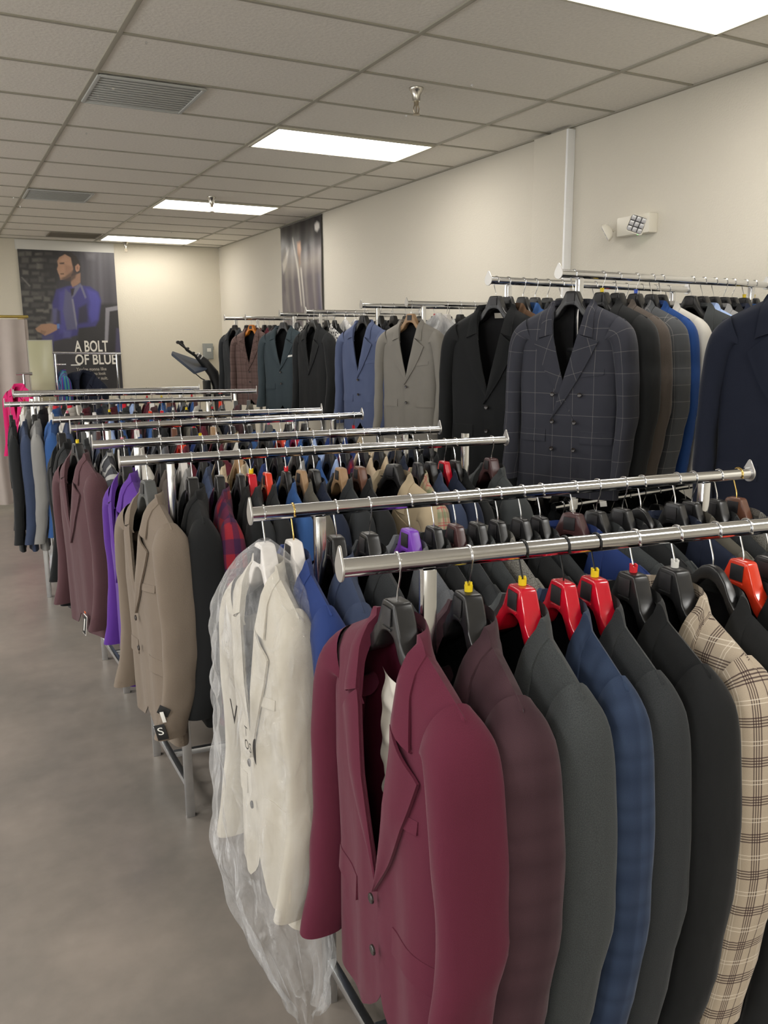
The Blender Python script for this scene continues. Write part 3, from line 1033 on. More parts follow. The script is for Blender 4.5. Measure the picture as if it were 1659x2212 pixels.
fl, nt, b, out = newmat('polished_concrete')
tc = N(nt, 'ShaderNodeTexCoord')
n1 = N(nt, 'ShaderNodeTexNoise'); n1.inputs['Scale'].default_value = 1.3; n1.inputs['Detail'].default_value = 6; n1.inputs['Roughness'].default_value = .6
n2 = N(nt, 'ShaderNodeTexNoise'); n2.inputs['Scale'].default_value = 14; n2.inputs['Detail'].default_value = 5
for n in (n1, n2): nt.links.new(tc.outputs['Object'], n.inputs['Vector'])
cr = N(nt, 'ShaderNodeValToRGB')
e = cr.color_ramp.elements
e[0].position = .35; e[0].color = lin('#716c66'); e[1].position = .68; e[1].color = lin('#8f857c')
nt.links.new(n1.outputs['Fac'], cr.inputs[0])
mr = N(nt, 'ShaderNodeMapRange'); mr.inputs['To Min'].default_value = .86; mr.inputs['To Max'].default_value = 1.14
nt.links.new(n2.outputs['Fac'], mr.inputs['Value'])
sc = N(nt, 'ShaderNodeVectorMath', operation='SCALE')
nt.links.new(cr.outputs[0], sc.inputs[0]); nt.links.new(mr.outputs[0], sc.inputs['Scale']); nt.links.new(sc.outputs[0], b.inputs['Base Color'])
mr2 = N(nt, 'ShaderNodeMapRange'); mr2.inputs['To Min'].default_value = .22; mr2.inputs['To Max'].default_value = .42
nt.links.new(n1.outputs['Fac'], mr2.inputs['Value']); nt.links.new(mr2.outputs[0], b.inputs['Roughness'])
b.inputs['Specular IOR Level'].default_value = .45
bp = N(nt, 'ShaderNodeBump'); bp.inputs['Strength'].default_value = .05
nt.links.new(n2.outputs['Fac'], bp.inputs['Height']); nt.links.new(bp.outputs[0], b.inputs['Normal'])
slab('floor', ((XL + XW) / 2, (YB + YF) / 2, -.05), (XW - XL + .4, YF - YB + .4, .1), fl)

TILE = simple('ceiling_tile', '#efebe2', .9, spec=.1, noise=.10, nscale=55, bump=.3)
slab('ceiling', ((XL + XW) / 2, (YB + YF) / 2, HC + .05), (XW - XL + .4, YF - YB + .4, .1), TILE)
slab('wall_right', (XW + .05, (YB + YF) / 2, HC / 2), (.1, YF - YB + .4, HC + .2), WALL)
slab('wall_far', ((XL + XW) / 2, YF + .05, HC / 2), (XW - XL + .4, .1, HC + .2), FARW)
slab('wall_left', (XL - .05, (YB + YF) / 2, HC / 2), (.1, YF - YB + .4, HC + .2), WALL)
slab('wall_back', ((XL + XW) / 2, YB - .05, HC / 2), (XW - XL + .4, .1, HC + .2), WALL)
PIL = wall_mat('painted_pilaster', '#dcd6c8')
slab('trim_1', (XW - .03, 4.765, HC / 2 - .01), (.06, .35, HC - .02), PIL, .004)

slab('trim_3', (XW - .031, 4.588, HC / 2 - .01), (.062, .020, HC - .022), wall_mat('lit_side_white', '#ffffff'), .004)  # white strip paints the pilaster's lit side brighter than the wall

# suspended ceiling grid
GRID = simple('grid_bar', '#aaa698', .5, spec=.3)
mb = MB()
y0 = GY - math.floor((GY - YB) / T) * T
k = y0
while k < YF:
    mb.box(((XL + XW) / 2, k, HC - .003), (XW - XL, .020, .007), .001); k += T
x = GX - math.floor((GX - XL) / (2 * T)) * 2 * T
while x < XW:
    mb.box((x, (YB + YF) / 2, HC - .0035), (.024, YF - YB, .009), .001); x += 2 * T
for (c, s) in (((XW - .012, (YB + YF) / 2, HC - .004), (.024, YF - YB, .009)), (((XL + XW) / 2, YF - .012, HC - .004), (XW - XL, .024, .009))):
    mb.box(c, s, .001)
struct(mb.build('trim_2', GRID, angle=30))

# recessed fluorescent lights
DIFF = simple('light_diffuser', '#ffffff', .6, emit=('#fff9f0', 10.5))
FRAME = simple('light_frame', '#c9c4b2', .5)


def troffer(row, label):
    cx, cy = GX + T, GY + T * (row + .5)
    r = empty('ceiling_light', (cx, cy, HC))
    tag(r, label, 'ceiling light', 'recessed fluorescent ceiling lights')
    m = MB(); w, d = T - .012, T / 2 - .012
    for c, s in (((0, d - .008, -.012), (2 * w, .018, .016)), ((0, -d + .008, -.012), (2 * w, .018, .016)), ((w - .008, 0, -.012), (.018, 2 * d, .016)), ((-w + .008, 0, -.012), (.018, 2 * d, .016))):
        m.box(c, s, .002)
    m.build('frame', FRAME, r)
    MB().box((0, 0, -.009), (2 * w - .032, 2 * d - .032, .010), .002).build('diffuser', DIFF, r)


troffer(-2, 'large lit ceiling light panel cut off at the top right corner')
troffer(3, 'lit ceiling light panel behind the first sprinkler')
troffer(8, 'lit ceiling light panel with a sprinkler hanging before it')
troffer(13, 'farthest lit ceiling light panel, by the far wall')


def lamp(x, y, p, sx=1.1, sy=.5):
    l = bpy.data.lights.new('ceiling_lamp', 'AREA'); l.shape = 'RECTANGLE'; l.size = sx; l.size_y = sy; l.energy = p; l.color = (1, .98, .94)
    o = bpy.data.objects.new('ceiling_lamp', l); COL.objects.link(o); o.location = (x, y, HC - .03)


LP = 54
for (x, y) in [(GX + T, GY + T * -6.5), (-1.55, 1.3), (-1.55, 4.4), (-1.55, 7.4), (-1.55, 10.5), (-1.55, -1.7), (-4.6, 2.7), (-4.6, 8.7)]:
    lamp(x, y, LP)
# daylight from the shop front behind the camera and to the left, tilted up as added uplight for the ceiling
l = bpy.data.lights.new('shopfront_daylight', 'AREA'); l.shape = 'RECTANGLE'; l.size = 6.0; l.size_y = 2.2; l.energy = 170; l.color = (.92, .96, 1)
o = bpy.data.objects.new('shopfront_daylight', l); COL.objects.link(o); o.location = (-2.0, YB + .1, 1.5); o.rotation_euler = (PI / 2 + .22, 0, PI)
l = bpy.data.lights.new('side_daylight_fill', 'AREA'); l.shape = 'RECTANGLE'; l.size = 11.0; l.size_y = 2.0; l.energy = 260; l.color = (.95, .97, 1)  # left daylight out of view, added and tilted up to fill the ceiling
o = bpy.data.objects.new('side_daylight_fill', l); COL.objects.link(o); o.location = (XL + .1, 4.0, 1.4); o.rotation_euler = (PI / 2 + .22, 0, -PI / 2)
# ------------------------------------------------------------------ lower tier of dark suits added to fill the darkness under the nearest tall rails
rail_def('u1', (2.245, 2.706), 6.0, 1.40, .985)
rail_def('u2', (2.204, 3.131), 7.3, 1.40, .985)
RNAME.update(u1='added rail below the windowpane jacket', u2='added rail below the second tall rail')


def added_lower_rail(n, label):
    r = RAILS[n]; rt_ = empty('added_lower_rail', r['p'])
    tag(rt_, label, 'clothes rail', 'added lower hanging rails')
    MB().rod((0, 0, 0), r['d'] * r['L'], RR, 20).build('bar', CHROME, rt_)
    for s in (.105, 1.295):
        m = MB(); q = r['d'] * s; m.box((q.x, q.y, 0), (.05, .036, .05), .004, rot=Matrix.Rotation(r['a'], 3, 'Z')); m.build('clamp', CHROME, rt_)


added_lower_rail('u1', 'added chrome rail of dark suits filling the dark below the windowpane jacket')
added_lower_rail('u2', 'added chrome rail of dark suits behind, filling the dark under the black jacket')
for n, sd in (('u1', 3), ('u2', 4)):
    rg = random.Random(sd); it = []; s = .05
    while s < 1.36:
        it.append((s, rg.choice(['black', 'softblack', 'midnight', 'darkchar']), 'black', None, dict(sz=.95)))
        s += .105
    hang(n, it, 'C')


# ------------------------------------------------------------------ things on the right wall and the ceiling
def sprinkler(x, y, label):
    r = empty('ceiling_sprinkler', (x, y, HC)); r.scale = (1.35, 1.35, 1.35); tag(r, label, 'sprinkler', 'ceiling sprinklers')
    m = MB(); m.lathe([(.030, 0), (.030, -.006), (.026, -.012), (.017, -.030), (.0165, -.052), (.0, -.052)], 20); m.build('escutcheon', simple_cached('sprinkler_cup', (.55, .53, .48, 1), .22), r)
    m = MB()
    m.rod((0, 0, -.05), (0, 0, -.068), .010, 12)
    for s in (-1, 1):
        m.tube([(s * .008, 0, -.066), (s * .013, 0, -.078), (s * .011, 0, -.092), (s * .003, 0, -.101)], .0025, 8)
    m.rod((0, 0, -.066), (0, 0, -.098), .0030, 10)
    m.lathe([(0, -.099), (.015, -.101), (.016, -.103), (0, -.104)], 16)
    m.build('spray_head', simple_cached('sprinkler_brass', (.42, .36, .27, 1), .3), r)


_sc = {}


def simple_cached(n, c, rough, metal=1.0):
    if n not in _sc: _sc[n] = simple(n, c, rough, metal)
    return _sc[n]


sprinkler(2.52, 4.33, 'chrome ceiling sprinkler nearest the camera')
sprinkler(2.52, 8.25, 'small chrome sprinkler seen in front of a lit ceiling panel')
sprinkler(2.50, 12.27, 'farthest small sprinkler, above the man poster')
VENT = simple('vent_grey', '#c2c4c0', .7)
VENT2 = simple('vent_dark', '#8a8376', .6)


def vent(x, y, w, d, label, m1, dark=False):
    r = empty('ceiling_vent', (x, y, HC)); tag(r, label, 'ceiling vent', 'ceiling vents')
    m = MB()
    for c, s in (((0, d / 2, -.012), (w, .02, .010)), ((0, -d / 2, -.012), (w, .02, .010)), ((w / 2, 0, -.012), (.02, d, .010)), ((-w / 2, 0, -.012), (.02, d, .010))):
        m.box(c, s, .002)
    m.build('frame', m1, r)
    m = MB(); n = 12
    for k in range(n):
        m.box((0, -d / 2 + d * (k + .5) / n, -.011), (w - .02, d / n * (.7 if dark else .96), .003), .0005, rot=Matrix.Rotation(.10 if not dark else .35, 3, 'X'))
    m.build('louvre', m1, r)
    MB().box((0, 0, -.0045), (w - .02, d - .02, .002)).build('backing', VENT2 if dark else VENT, r)


vent(1.19, GY + T * 2.5, .56, .54, 'flush grey ceiling vent nearest the camera, left of the lights', VENT)
vent(1.19, GY + T * 8.5, .56, .54, 'flush grey ceiling vent halfway down the room', VENT)
vent(1.75, GY + T * 13.4, .60, .44, 'dark ceiling vent close to the far wall', VENT2, True)

# emergency light
el = empty('emergency_light', (XW, 3.948, 2.30)); tag(el, 'white twin-head emergency light on the right wall', 'emergency light')
EW = simple('emergency_white', '#e9e4d6', .4)
MB().box((-.034, 0, .055), (.07, .27, .112), .008).build('housing', EW, el)
SILV = simple('reflector_silver', '#d9d9dc', .25, .35)


def lamp_head(y, z, rz, ry, roll=0.):
    m = MB()
    R_ = Matrix.Rotation(rz, 4, 'Z') @ Matrix.Rotation(ry, 4, 'Y') @ Matrix.Rotation(roll, 4, 'X')
    Mx = Matrix.Translation((-.085, y, z)) @ R_
    # shallow square cup opening toward -x
    prof_ = [(.012, .022), (.004, .036), (-.018, .050), (-.034, .052), (-.034, .047), (-.012, .043)]
    P = []
    for (px_, h) in prof_:
        ring = []
        for sx, sz, a0 in ((1, 1, 0), (-1, 1, 90), (-1, -1, 180), (1, -1, 270)):
            for k in (0, 45, 90):
                g = math.radians(a0 + k); rr = h * .25
                ring.append(tuple(Mx @ Vector((px_, sx * (h - rr) + rr * math.cos(g), sz * (h - rr) + rr * math.sin(g)))))
        P.append(ring)
    m.grid(np.array(P), cu=True); m.cap(P[0], flip=True)
    hd = m.build('lamp_head', EW, el)
    g = MB()
    for i in range(3):
        for k in range(3):
            c = Mx @ Vector((-.030, (i - 1) * .031, (k - 1) * .031))
            g.box(c, (.010, .026, .026), .004, rot=R_.to_3x3())
    g.build('reflector_grid', SILV, hd)
    b = MB(); b.box(Mx @ Vector((-.016, 0, 0)), (.004, .088, .088), rot=R_.to_3x3()); b.build('reflector_back', simple_cached('reflector_dark', (.15, .15, .16, 1), .4), hd)
    st = MB(); st.rod((-.06, y, z), tuple(Mx @ Vector((.01, 0, 0))), .012, 12); st.build('swivel', EW, hd)


lamp_head(-.050, .055, .85, -.25, .35)
lamp_head(.175, .040, -.75, -.5)
m = MB(); m.lathe([(0, -.004), (.004, -.003), (.005, 0)], 12, Matrix.Translation((-.040, -.02, .0))); ld = m.build('indicator_lamp', simple('green_led', '#1fd44f', .3, emit=('#20ff60', 4)), el)
ld['label'] = 'green indicator lamp'

# electrical box
eb = empty('electrical_box', (3.63, YF, 1.44)); tag(eb, 'grey electrical box with a pale label on the far wall', 'electrical box')
GB = simple('box_grey', '#8d918e', .5)
MB().box((0, -.049, .115), (.135, .10, .23), .006).build('box', GB, eb)
MB().box((0, -.104, .115), (.125, .010, .215), .004).build('door', GB, eb)
MB().box((0, -.1095, .135), (.06, .002, .05), .0005).build('sticker', WHITEP, eb)
MB().box((.075, -.06, .16), (.016, .03, .05), .003).build('switch_lever', GB, eb)
m = MB(); m.rod((0, -.04, 0), (0, -.04, -.10), .012); m.tube([(0, -.04, -.09), (.01, -.04, -.12), (.05, -.04, -.14)], .010); m.rod((.04, -.04, -1.43), (.04, -.04, -.13), .011); m.build('conduit', GB, eb)

# ------------------------------------------------------------------ poster with the man in blue
def painted_sheet(name, w, h, nx, nz, paint, disp, parent, mname, rough):
    """flat print: colours on the sheet's own vertices"""
    u, v = np.meshgrid(np.linspace(0, 1, nx), np.linspace(0, 1, nz))
    col = paint(u, v)
    X = u * w; Z = -v * h; Y = disp(u, v)
    mb = MB(); mb.grid(np.stack([X, Y, Z], -1), np.stack([u, 1 - v], -1))
    m, nt, b, out = newmat(mname)
    at = N(nt, 'ShaderNodeAttribute'); at.attribute_name = 'print'
    nt.links.new(at.outputs['Color'], b.inputs['Base Color']); b.inputs['Roughness'].default_value = rough
    o = mb.build(name, m, parent, angle=180)
    ca = o.data.color_attributes.new('print', 'FLOAT_COLOR', 'POINT')
    ca.data.foreach_set('color', np.concatenate([col.reshape(-1, 3), np.ones((nx * nz, 1))], 1).astype(np.float32).ravel())
    return o


def soft_poly(X, Y, pts, soft):
    """signed distance to a polygon -> soft coverage"""
    d = np.full(X.shape, 1e9); ins = np.zeros(X.shape, bool)
    n = len(pts)
    for i in range(n):
        x1, y1 = pts[i]; x2, y2 = pts[(i + 1) % n]
        ex, ey = x2 - x1, y2 - y1
        t = np.clip(((X - x1) * ex + (Y - y1) * ey) / (ex * ex + ey * ey + 1e-9), 0, 1)
        d = np.minimum(d, np.hypot(X - x1 - t * ex, Y - y1 - t * ey))
        c = ((y1 > Y) != (y2 > Y)) & (X < (x2 - x1) * (Y - y1) / (y2 - y1 + 1e-12) + x1)
        ins ^= c
    sd = np.where(ins, d, -d)
    return np.clip(sd / soft + .5, 0, 1)


def paint_poster(u, v):
    X = (80 + (272 - 80) * v) * (1 - u) + (1410 + 90 * v) * u
    Y = (150 + 45 * u) * (1 - v) + 2150 * v
    rs = np.random.RandomState(3)
    base = np.array(lin('#35343a')[:3])
    img = np.ones(X.shape + (3,)) * base
    def lay(h, pts, soft=14, op=1.):
        nonlocal img
        m = (soft_poly(X, Y, pts, soft) * op)[..., None]
        img = img * (1 - m) + np.array(lin(h)[:3]) * m
    lay('#2b2b2d', [(60, 100), (640, 100), (600, 700), (560, 1300), (600, 2200), (60, 2200)], 60)
    # stone blocks on the left
    for k in range(60):
        r = k // 4; c = k % 4
        x0 = 90 + c * 118 + (r % 2) * 50 + rs.uniform(-18, 18) + r * 8; y0 = 190 + r * 88 + rs.uniform(-15, 15)
        w_, h_ = rs.uniform(70, 120), rs.uniform(34, 66)
        if x0 + w_ > 620: continue
        sh = rs.choice(['#5d5b58', '#6b6964', '#4b4a49', '#77746d'])
        lay(sh, [(x0, y0 + rs.uniform(-12, 12)), (x0 + w_, y0 + rs.uniform(-12, 12)), (x0 + w_, y0 + h_), (x0, y0 + h_)], 26, .8)
    lay('#8d8a85', [(130, 530), (150, 530), (260, 650), (240, 660)], 14, .6)
    lay('#232327', [(380, 140), (640, 140), (620, 560), (560, 700), (420, 560)], 80, .7)
    # drapes on the right
    lay('#47454c', [(930, 150), (1420, 150), (1470, 1500), (1000, 1500)], 60)
    for k, x0 in enumerate((960, 1080, 1180, 1300, 1390)):
        lay(['#39373e', '#57545c', '#5f5c64', '#3b3940', '#4d4a52'][k], [(x0, 150), (x0 + 50, 150), (x0 + 70, 1000), (x0 + 20, 1000)], 40, .7)
    lay('#716c74', [(1000, 190), (1160, 190), (1130, 290), (1030, 280)], 60, .7)
    # chair and frame
    lay('#1f1f22', [(1180, 900), (1460, 900), (1480, 2150), (880, 2150), (890, 1150)], 50, .9)
    lay('#8a8890', [(1275, 960), (1450, 930), (1452, 990), (1330, 1010), (1300, 1430), (1255, 1420)], 12, .95)
    lay('#232226', [(1335, 1020), (1455, 1000), (1475, 1500), (1310, 1500)], 16)
    lay('#4a4768', [(1420, 1250), (1470, 1250), (1490, 1600), (1400, 1600)], 26, .8)
    # jacket, arms, legs
    lay('#38367a', [(600, 700), (740, 655), (900, 640), (1060, 660), (1180, 740), (1215, 860), (1180, 1130), (1130, 1215), (900, 1240), (880, 1340), (560, 1420), (560, 1650), (640, 1900), (420, 1480), (420, 1330), (560, 1180), (545, 900)], 26)
    lay('#4a49a0', [(1010, 690), (1150, 740), (1200, 850), (1160, 1120), (1080, 1160), (1040, 1060), (1060, 880)], 40, .85)
    lay('#4d4c9c', [(640, 740), (740, 690), (760, 1000), (720, 1300), (640, 1310), (640, 960)], 40, .6)
    lay('#6c6c86', [(545, 960), (610, 960), (640, 1160), (520, 1170)], 30, .5)
    lay('#23222c', [(900, 960), (1010, 900), (1030, 1090), (1020, 1160), (890, 1180)], 40, .85)
    lay('#26252f', [(610, 980), (650, 1000), (660, 1180), (600, 1170)], 30, .7)
    lay('#5f5f78', [(720, 690), (800, 760), (850, 1000), (870, 1250), (740, 1270), (690, 1000)], 26, .75)
    lay('#8a8996', [(806, 830), (830, 830), (880, 1180), (870, 1260), (850, 1150)], 12, .8)
    lay('#77768a', [(920, 640), (950, 640), (1010, 810), (990, 830)], 14, .8)
    lay('#6b6b80', [(830, 680), (930, 610), (940, 640), (850, 780), (810, 830), (800, 760)], 16, .9)
    lay('#231c26', [(790, 690), (850, 680), (830, 770), (805, 800)], 14)
    lay('#5f5f9a', [(700, 1270), (800, 1280), (790, 1380), (690, 1370)], 40, .6)
    lay('#4d4e72', [(410, 1340), (560, 1320), (560, 1450), (430, 1450)], 30, .8)
    # hand and watch
    lay('#ad8468', [(325, 1240), (400, 1180), (520, 1170), (610, 1190), (610, 1260), (520, 1310), (450, 1340), (400, 1300), (350, 1280)], 12)
    lay('#7d5c48', [(400, 1260), (470, 1280), (440, 1330), (390, 1300)], 14, .6)
    lay('#5f86c6', [(608, 1180), (640, 1175), (642, 1240), (612, 1245)], 10)
    # head
    lay('#9a7660', [(800, 520), (930, 470), (930, 600), (880, 640), (820, 670), (800, 620)], 14)
    lay('#b78d72', [(640, 260), (720, 215), (800, 260), (830, 420), (800, 520), (720, 560), (655, 565), (640, 500), (625, 470), (610, 420), (625, 370), (615, 310)], 10)
    lay('#4a3a34', [(655, 548), (720, 520), (830, 430), (880, 470), (860, 540), (800, 590), (720, 575)], 24, .8)
    lay('#8d6854', [(720, 360), (830, 380), (820, 470), (720, 500)], 40, .5)
    lay('#c59b80', [(640, 300), (720, 240), (760, 290), (700, 330)], 26, .6)
    lay('#3a2d2a', [(640, 335), (710, 325), (708, 352), (650, 352)], 8, .9)
    lay('#54402f', [(655, 478), (705, 472), (706, 494), (660, 496)], 8, .8)
    lay('#2a2320', [(640, 250), (700, 190), (800, 190), (880, 250), (930, 340), (935, 440), (900, 470), (860, 440), (830, 370), (800, 260), (720, 212)], 16)
    lay('#b5876c', [(860, 380), (900, 345), (925, 380), (915, 440), (880, 460), (862, 430)], 8)
    lay('#7b5646', [(878, 390), (900, 375), (905, 420), (885, 430)], 8, .7)
    n1 = rs.rand(*X.shape) * .06 + .97
    img = img * .90 + np.array(lin('#8a8784')[:3]) * .10  # grey wash mixed in as reflected haze over the print
    return np.clip(img * n1[..., None], 0, 1)


PW, PH = 1.243, 1.90
po = empty('wall_poster', (1.125, YF - .012, 2.915)); tag(po, 'tall printed poster of a man in a blue suit on the far wall', 'poster')
painted_sheet('printed_sheet', PW, PH, 150, 230, paint_poster, lambda u, v: -.003 * np.sin(u * 9 + v * 4) * np.sin(v * 7) - .004, po, 'poster_print', .35)
MB().box((PW / 2 - .01, .004, .062), (PW + .03, .004, .13), .001).build('backing_strip', WHITEP, po)
LETTER = simple('poster_white', '#ece8dd', .5)
LETTER2 = simple('poster_cream', '#b9b4a8', .5)


def px2p(x, y):
    v = (y - 172) / (2150 - 172); xl = 80 + 192 * v; xr = 1410 + 90 * v
    return (x - xl) / (xr - xl) * PW, -v * PH


for txt, (x0, y0, x1, y1), mt, bold in (('A BOLT', (845, 1578, 1295, 1415), LETTER, True), ('OF BLUE', (855, 1762, 1410, 1608), LETTER, True), ("You're gonna like", (865, 1862, 1270, 1800), LETTER2, True),
                                  ('you look', (1070, 1925, 1262, 1868), LETTER2, True), ('ner suit.', (1100, 1982, 1290, 1938), LETTER2, True)):
    a, b_ = px2p(x0, y0); c, d = px2p(x1, y1)
    tm = text_mb(txt, (a, b_, c, d), -.0115, bold=bold)
    tm.build('lettering', mt, po, smooth=False)['label'] = 'white lettering ' + txt.strip('.')


# hanging banner on the right wall
def paint_banner(u, v):
    img = np.ones(u.shape + (3,)) * np.array(lin('#6d666a')[:3])
    def lay(h, pts, soft, op=1.):
        nonlocal img
        m = (soft_poly(u, v, pts, soft) * op)[..., None]
        img = img * (1 - m) + np.array(lin(h)[:3]) * m
    lay('#2c2a2d', [(-.1, -.1), (1.1, -.1), (1.1, .18), (.5, .24), (-.1, .2)], .14)
    lay('#a59c93', [(.02, .22), (.2, .16), (.35, .22), (.6, .26), (.98, .24), (.98, .34), (.6, .36), (.1, .36)], .10, .65)
    for x0, x1, o_ in ((.1, .16, .5), (.28, .33, .4), (.62, .66, .3), (.78, .84, .3)):
        lay('#4f484d', [(x0, .42), (x1, .42), (x1 + .04, 1.05), (x0 + .02, 1.05)], .06, o_)
    lay('#9a938f', [(.05, .5), (.12, .5), (.12, 1.05), (.04, 1.05)], .06, .5)
    lay('#4f4d6b', [(.9, .4), (.97, .4), (.98, 1.05), (.93, 1.05)], .05, .6)
    lay('#c98f63', [(.42, .145), (.52, .145), (.53, .20), (.50, .24), (.43, .23)], .03)
    lay('#a87a5c', [(.44, .21), (.52, .21), (.51, .30), (.46, .32)], .04, .7)
    lay('#e0dad0', [(.30, .10), (.32, .10), (.44, .33), (.50, .60), (.47, .60), (.40, .34)], .025, .85)
    lay('#dcd6cc', [(.5, .33), (.53, .33), (.58, .62), (.56, .62)], .02, .85)
    lay('#e6dfd4', [(.02, .27), (.2, .18), (.22, .17), (.16, .28), (.04, .34)], .03, .7)
    lay('#d8d4cf', [(.86, .055), (.91, .04), (.955, .055), (.96, .085), (.91, .105), (.865, .09)], .02)
    return img


bn = empty('hanging_banner', (XW - .012, 9.89, 3.03)); bn.rotation_euler.z = -PI / 2
tag(bn, 'dark wrinkled photo banner with a white round mark, hanging on the right wall', 'banner')
painted_sheet('printed_cloth', 1.215, 1.55, 90, 110, paint_banner, lambda u, v: -.008 - .006 * np.sin(u * 38 + np.sin(v * 5) * 1.5) * np.clip(v * 1.6, .25, 1) - .004 * np.sin(u * 17 - v * 6), bn, 'banner_print', .3)
m = MB(); m.rod((-.01, -.008, .0), (1.225, -.008, 0), .007); m.build('top_rod', simple_cached('banner_rod', (.08, .08, .08, 1), .4, .2), bn)

# ------------------------------------------------------------------ back left corner: curtain, mirror, small stands
CURT = simple('curtain_cloth', '#b7aca5', .85, spec=.1, noise=.05, nscale=12)
cu = empty('fitting_room_curtain', (-1.6, 9.25, .06)); tag(cu, 'pale grey fitting room curtain hanging from a gold rod', 'curtain')
u, v = np.meshgrid(np.linspace(0, 1, 160), np.linspace(0, 1, 24))
P = np.stack([u * 2.44, .035 * np.sin(u * 78 + .6 * np.sin(v * 3)) * (.4 + .6 * v) + .012 * np.sin(u * 31), 1.86 * (1 - v)], -1)
MB().grid(P).build('cloth', CURT, cu)
m = MB(); m.rod((-.05, 0, 1.885), (2.48, 0, 1.885), .014); m.build('rod', simple('gold_rod', (.62, .48, .14, 1), .35, .9), cu)
m = MB(); m.rod((2.47, 0, 1.885), (2.47, .9, 1.885), .014); m.build('side_rod', bpy.data.materials['gold_rod'], cu)
u, v = np.meshgrid(np.linspace(0, 1, 60), np.linspace(0, 1, 12))
P = np.stack([2.45 + .025 * np.sin(u * 40), .02 + u * .88, 1.86 * (1 - v)], -1); MB().grid(P).build('side_cloth', CURT, cu)

mi = empty('standing_mirror', (.935, 8.95, 0)); tag(mi, 'tall standing mirror, its pale wall reflection put in as colour', 'mirror')
MB().box((0, 0, .98), (.235, .02, 1.47), .003).build('frame', simple('mirror_frame', '#a7a596', .4), mi)
MB().box((0, -.0115, .98), (.215, .004, 1.45), .0005).build('glass', simple('mirror_glass', '#b9b796', .18, spec=.6), mi)  # flat pale tint stands in for the reflected wall
m = MB()
for s in (-1, 1): m.box((s * .10, .10, .13), (.02, .03, .28), .003, rot=Matrix.Rotation(.6, 3, 'X')); m.box((s * .10, 0, .125), (.02, .02, .25), .003)
m.build('stand', simple_cached('mirror_leg', (.5, .5, .5, 1), .3), mi)

gr = empty('garment_rack', (1.36, 8.95, 0)); tag(gr, 'small chrome garment rack in front of the man poster', 'clothes rack')
m = MB(); m.rod((-.345, 0, 1.59), (.345, 0, 1.572), .0125, 16); tr = m.build('top_bar', CHROME, gr)
for x in (-.29, .30):
    MB().rod((x, 0, .04), (x, 0, 1.578), .0115, 14).build('post', CHROME, gr)
for x in (-.29, .30): MB().box((x, 0, .03), (.03, .5, .03), .006).build('foot', CHROME, gr)
MB().rod((-.29, 0, .22), (.30, 0, .22), .010).build('lower_bar', CHROME, gr)
MB().rod((-.30, 0, 1.475), (-.20, -.03, 1.475), .009).build('side_arm', CHROME, gr)
MB().rod((-.15, 0, 1.465), (-.06, -.0, 1.465), .007).build('side_arm', WHITEP, gr)

for (x, y, z, rz_, fab, lab, sc_, tilt, nm) in ((1.25, 8.93, 1.50, -.9, 'midnight', 'midnight navy jacket slung askew on the small chrome garment rack', 1.0, .5, 'draped_jacket'),
                                                (1.125, 8.97, 1.50, -1.45, 'stripeblue', 'blue and green striped shirt on the small chrome garment rack', .5, .0, 'striped_shirt')):
    j = make_jacket((x, y, z), rz_, fab, lab, None, 'n0', 'C', .9, sc_, .8); j.name = nm; j['category'] = 'jacket' if 'jacket' in lab else 'shirt'
    j.rotation_euler.y = tilt * .5

ts = empty('display_stand', (.735, 8.62, 0)); tag(ts, 'small chrome T-shaped display stand by the curtain', 'display stand')
MB().rod((0, 0, .03), (0, 0, 1.40), .010, 14).build('post', CHROME, ts)
m = MB(); m.rod((-.065, 0, 1.40), (.06, 0, 1.40), .010, 14); m.lathe([(0, -.012), (.016, -.012), (.016, .012), (0, .012)], 14, Matrix.Translation((.065, 0, 1.40)) @ Matrix.Rotation(PI / 2, 4, 'Y')); m.build('cross_bar', CHROME, ts)
m = MB(); m.lathe([(0, 0), (.17, 0), (.17, .012), (.02, .03), (0, .03)], 24); m.build('base', CHROME, ts)
j = make_jacket((.69, 8.66, 1.40), -1.1, 'pink', 'bright pink jacket on the chrome T-shaped stand', None, 'n1', 'C', .9, .92, .95)

# machine with tilted panel
ex = empty('exercise_machine', (2.62, 9.2, 0)); tag(ex, 'black machine with slanting arm and tilted dark panel before the far wall', 'machine')
BLK = simple('machine_black', '#1b1b1c', .45)
BLU = simple('machine_panel', '#3a4250', .45)
pt = lambda x, z, y=0: (x - 2.62, y, z)
m = MB(); m.tube([pt(2.80, .10), pt(2.80, .8), pt(2.78, 1.20), pt(2.74, 1.34), pt(2.64, 1.47), pt(2.56, 1.545)], [.05, .05, .055, .06, .05, .03], 10); m.build('arm', BLK, ex)
for dy in (-.03, .03):
    m = MB(); m.tube([pt(2.56, 1.53, dy), pt(2.46, 1.60, dy), pt(2.36 + (dy + .03) * .9, 1.68, dy)], .011, 8); m.lathe([(0, -.018), (.018, -.018), (.018, .018), (0, .018)], 12, Matrix.Translation(pt(2.355 + (dy + .03) * .9, 1.684, dy)) @ Matrix.Rotation(PI / 2, 4, 'X')); m.build('handle_rod', BLK, ex)
for a in (2.44, 2.50):
    MB().box(pt(a + .02, 1.615 - (a - 2.44) * .8), (.018, .09, .03), .003, rot=Matrix.Rotation(.7, 3, 'Y')).build('rod_clamp', BLK, ex)
for a in (2.575, 2.605):
    MB().box(pt(a, 1.545 - (a - 2.575) * .9), (.014, .10, .05), .003, rot=Matrix.Rotation(.75, 3, 'Y')).build('collar', CAPM, ex)
bm = bmesh.new()
q = [(2.255, 1.548, -.10), (2.33, 1.565, .18), (2.60, 1.47, .18), (2.655, 1.378, -.05), (2.48, 1.338, -.16)]
lo = [bm.verts.new(Vector(pt(x, z, y))) for x, z, y in q]
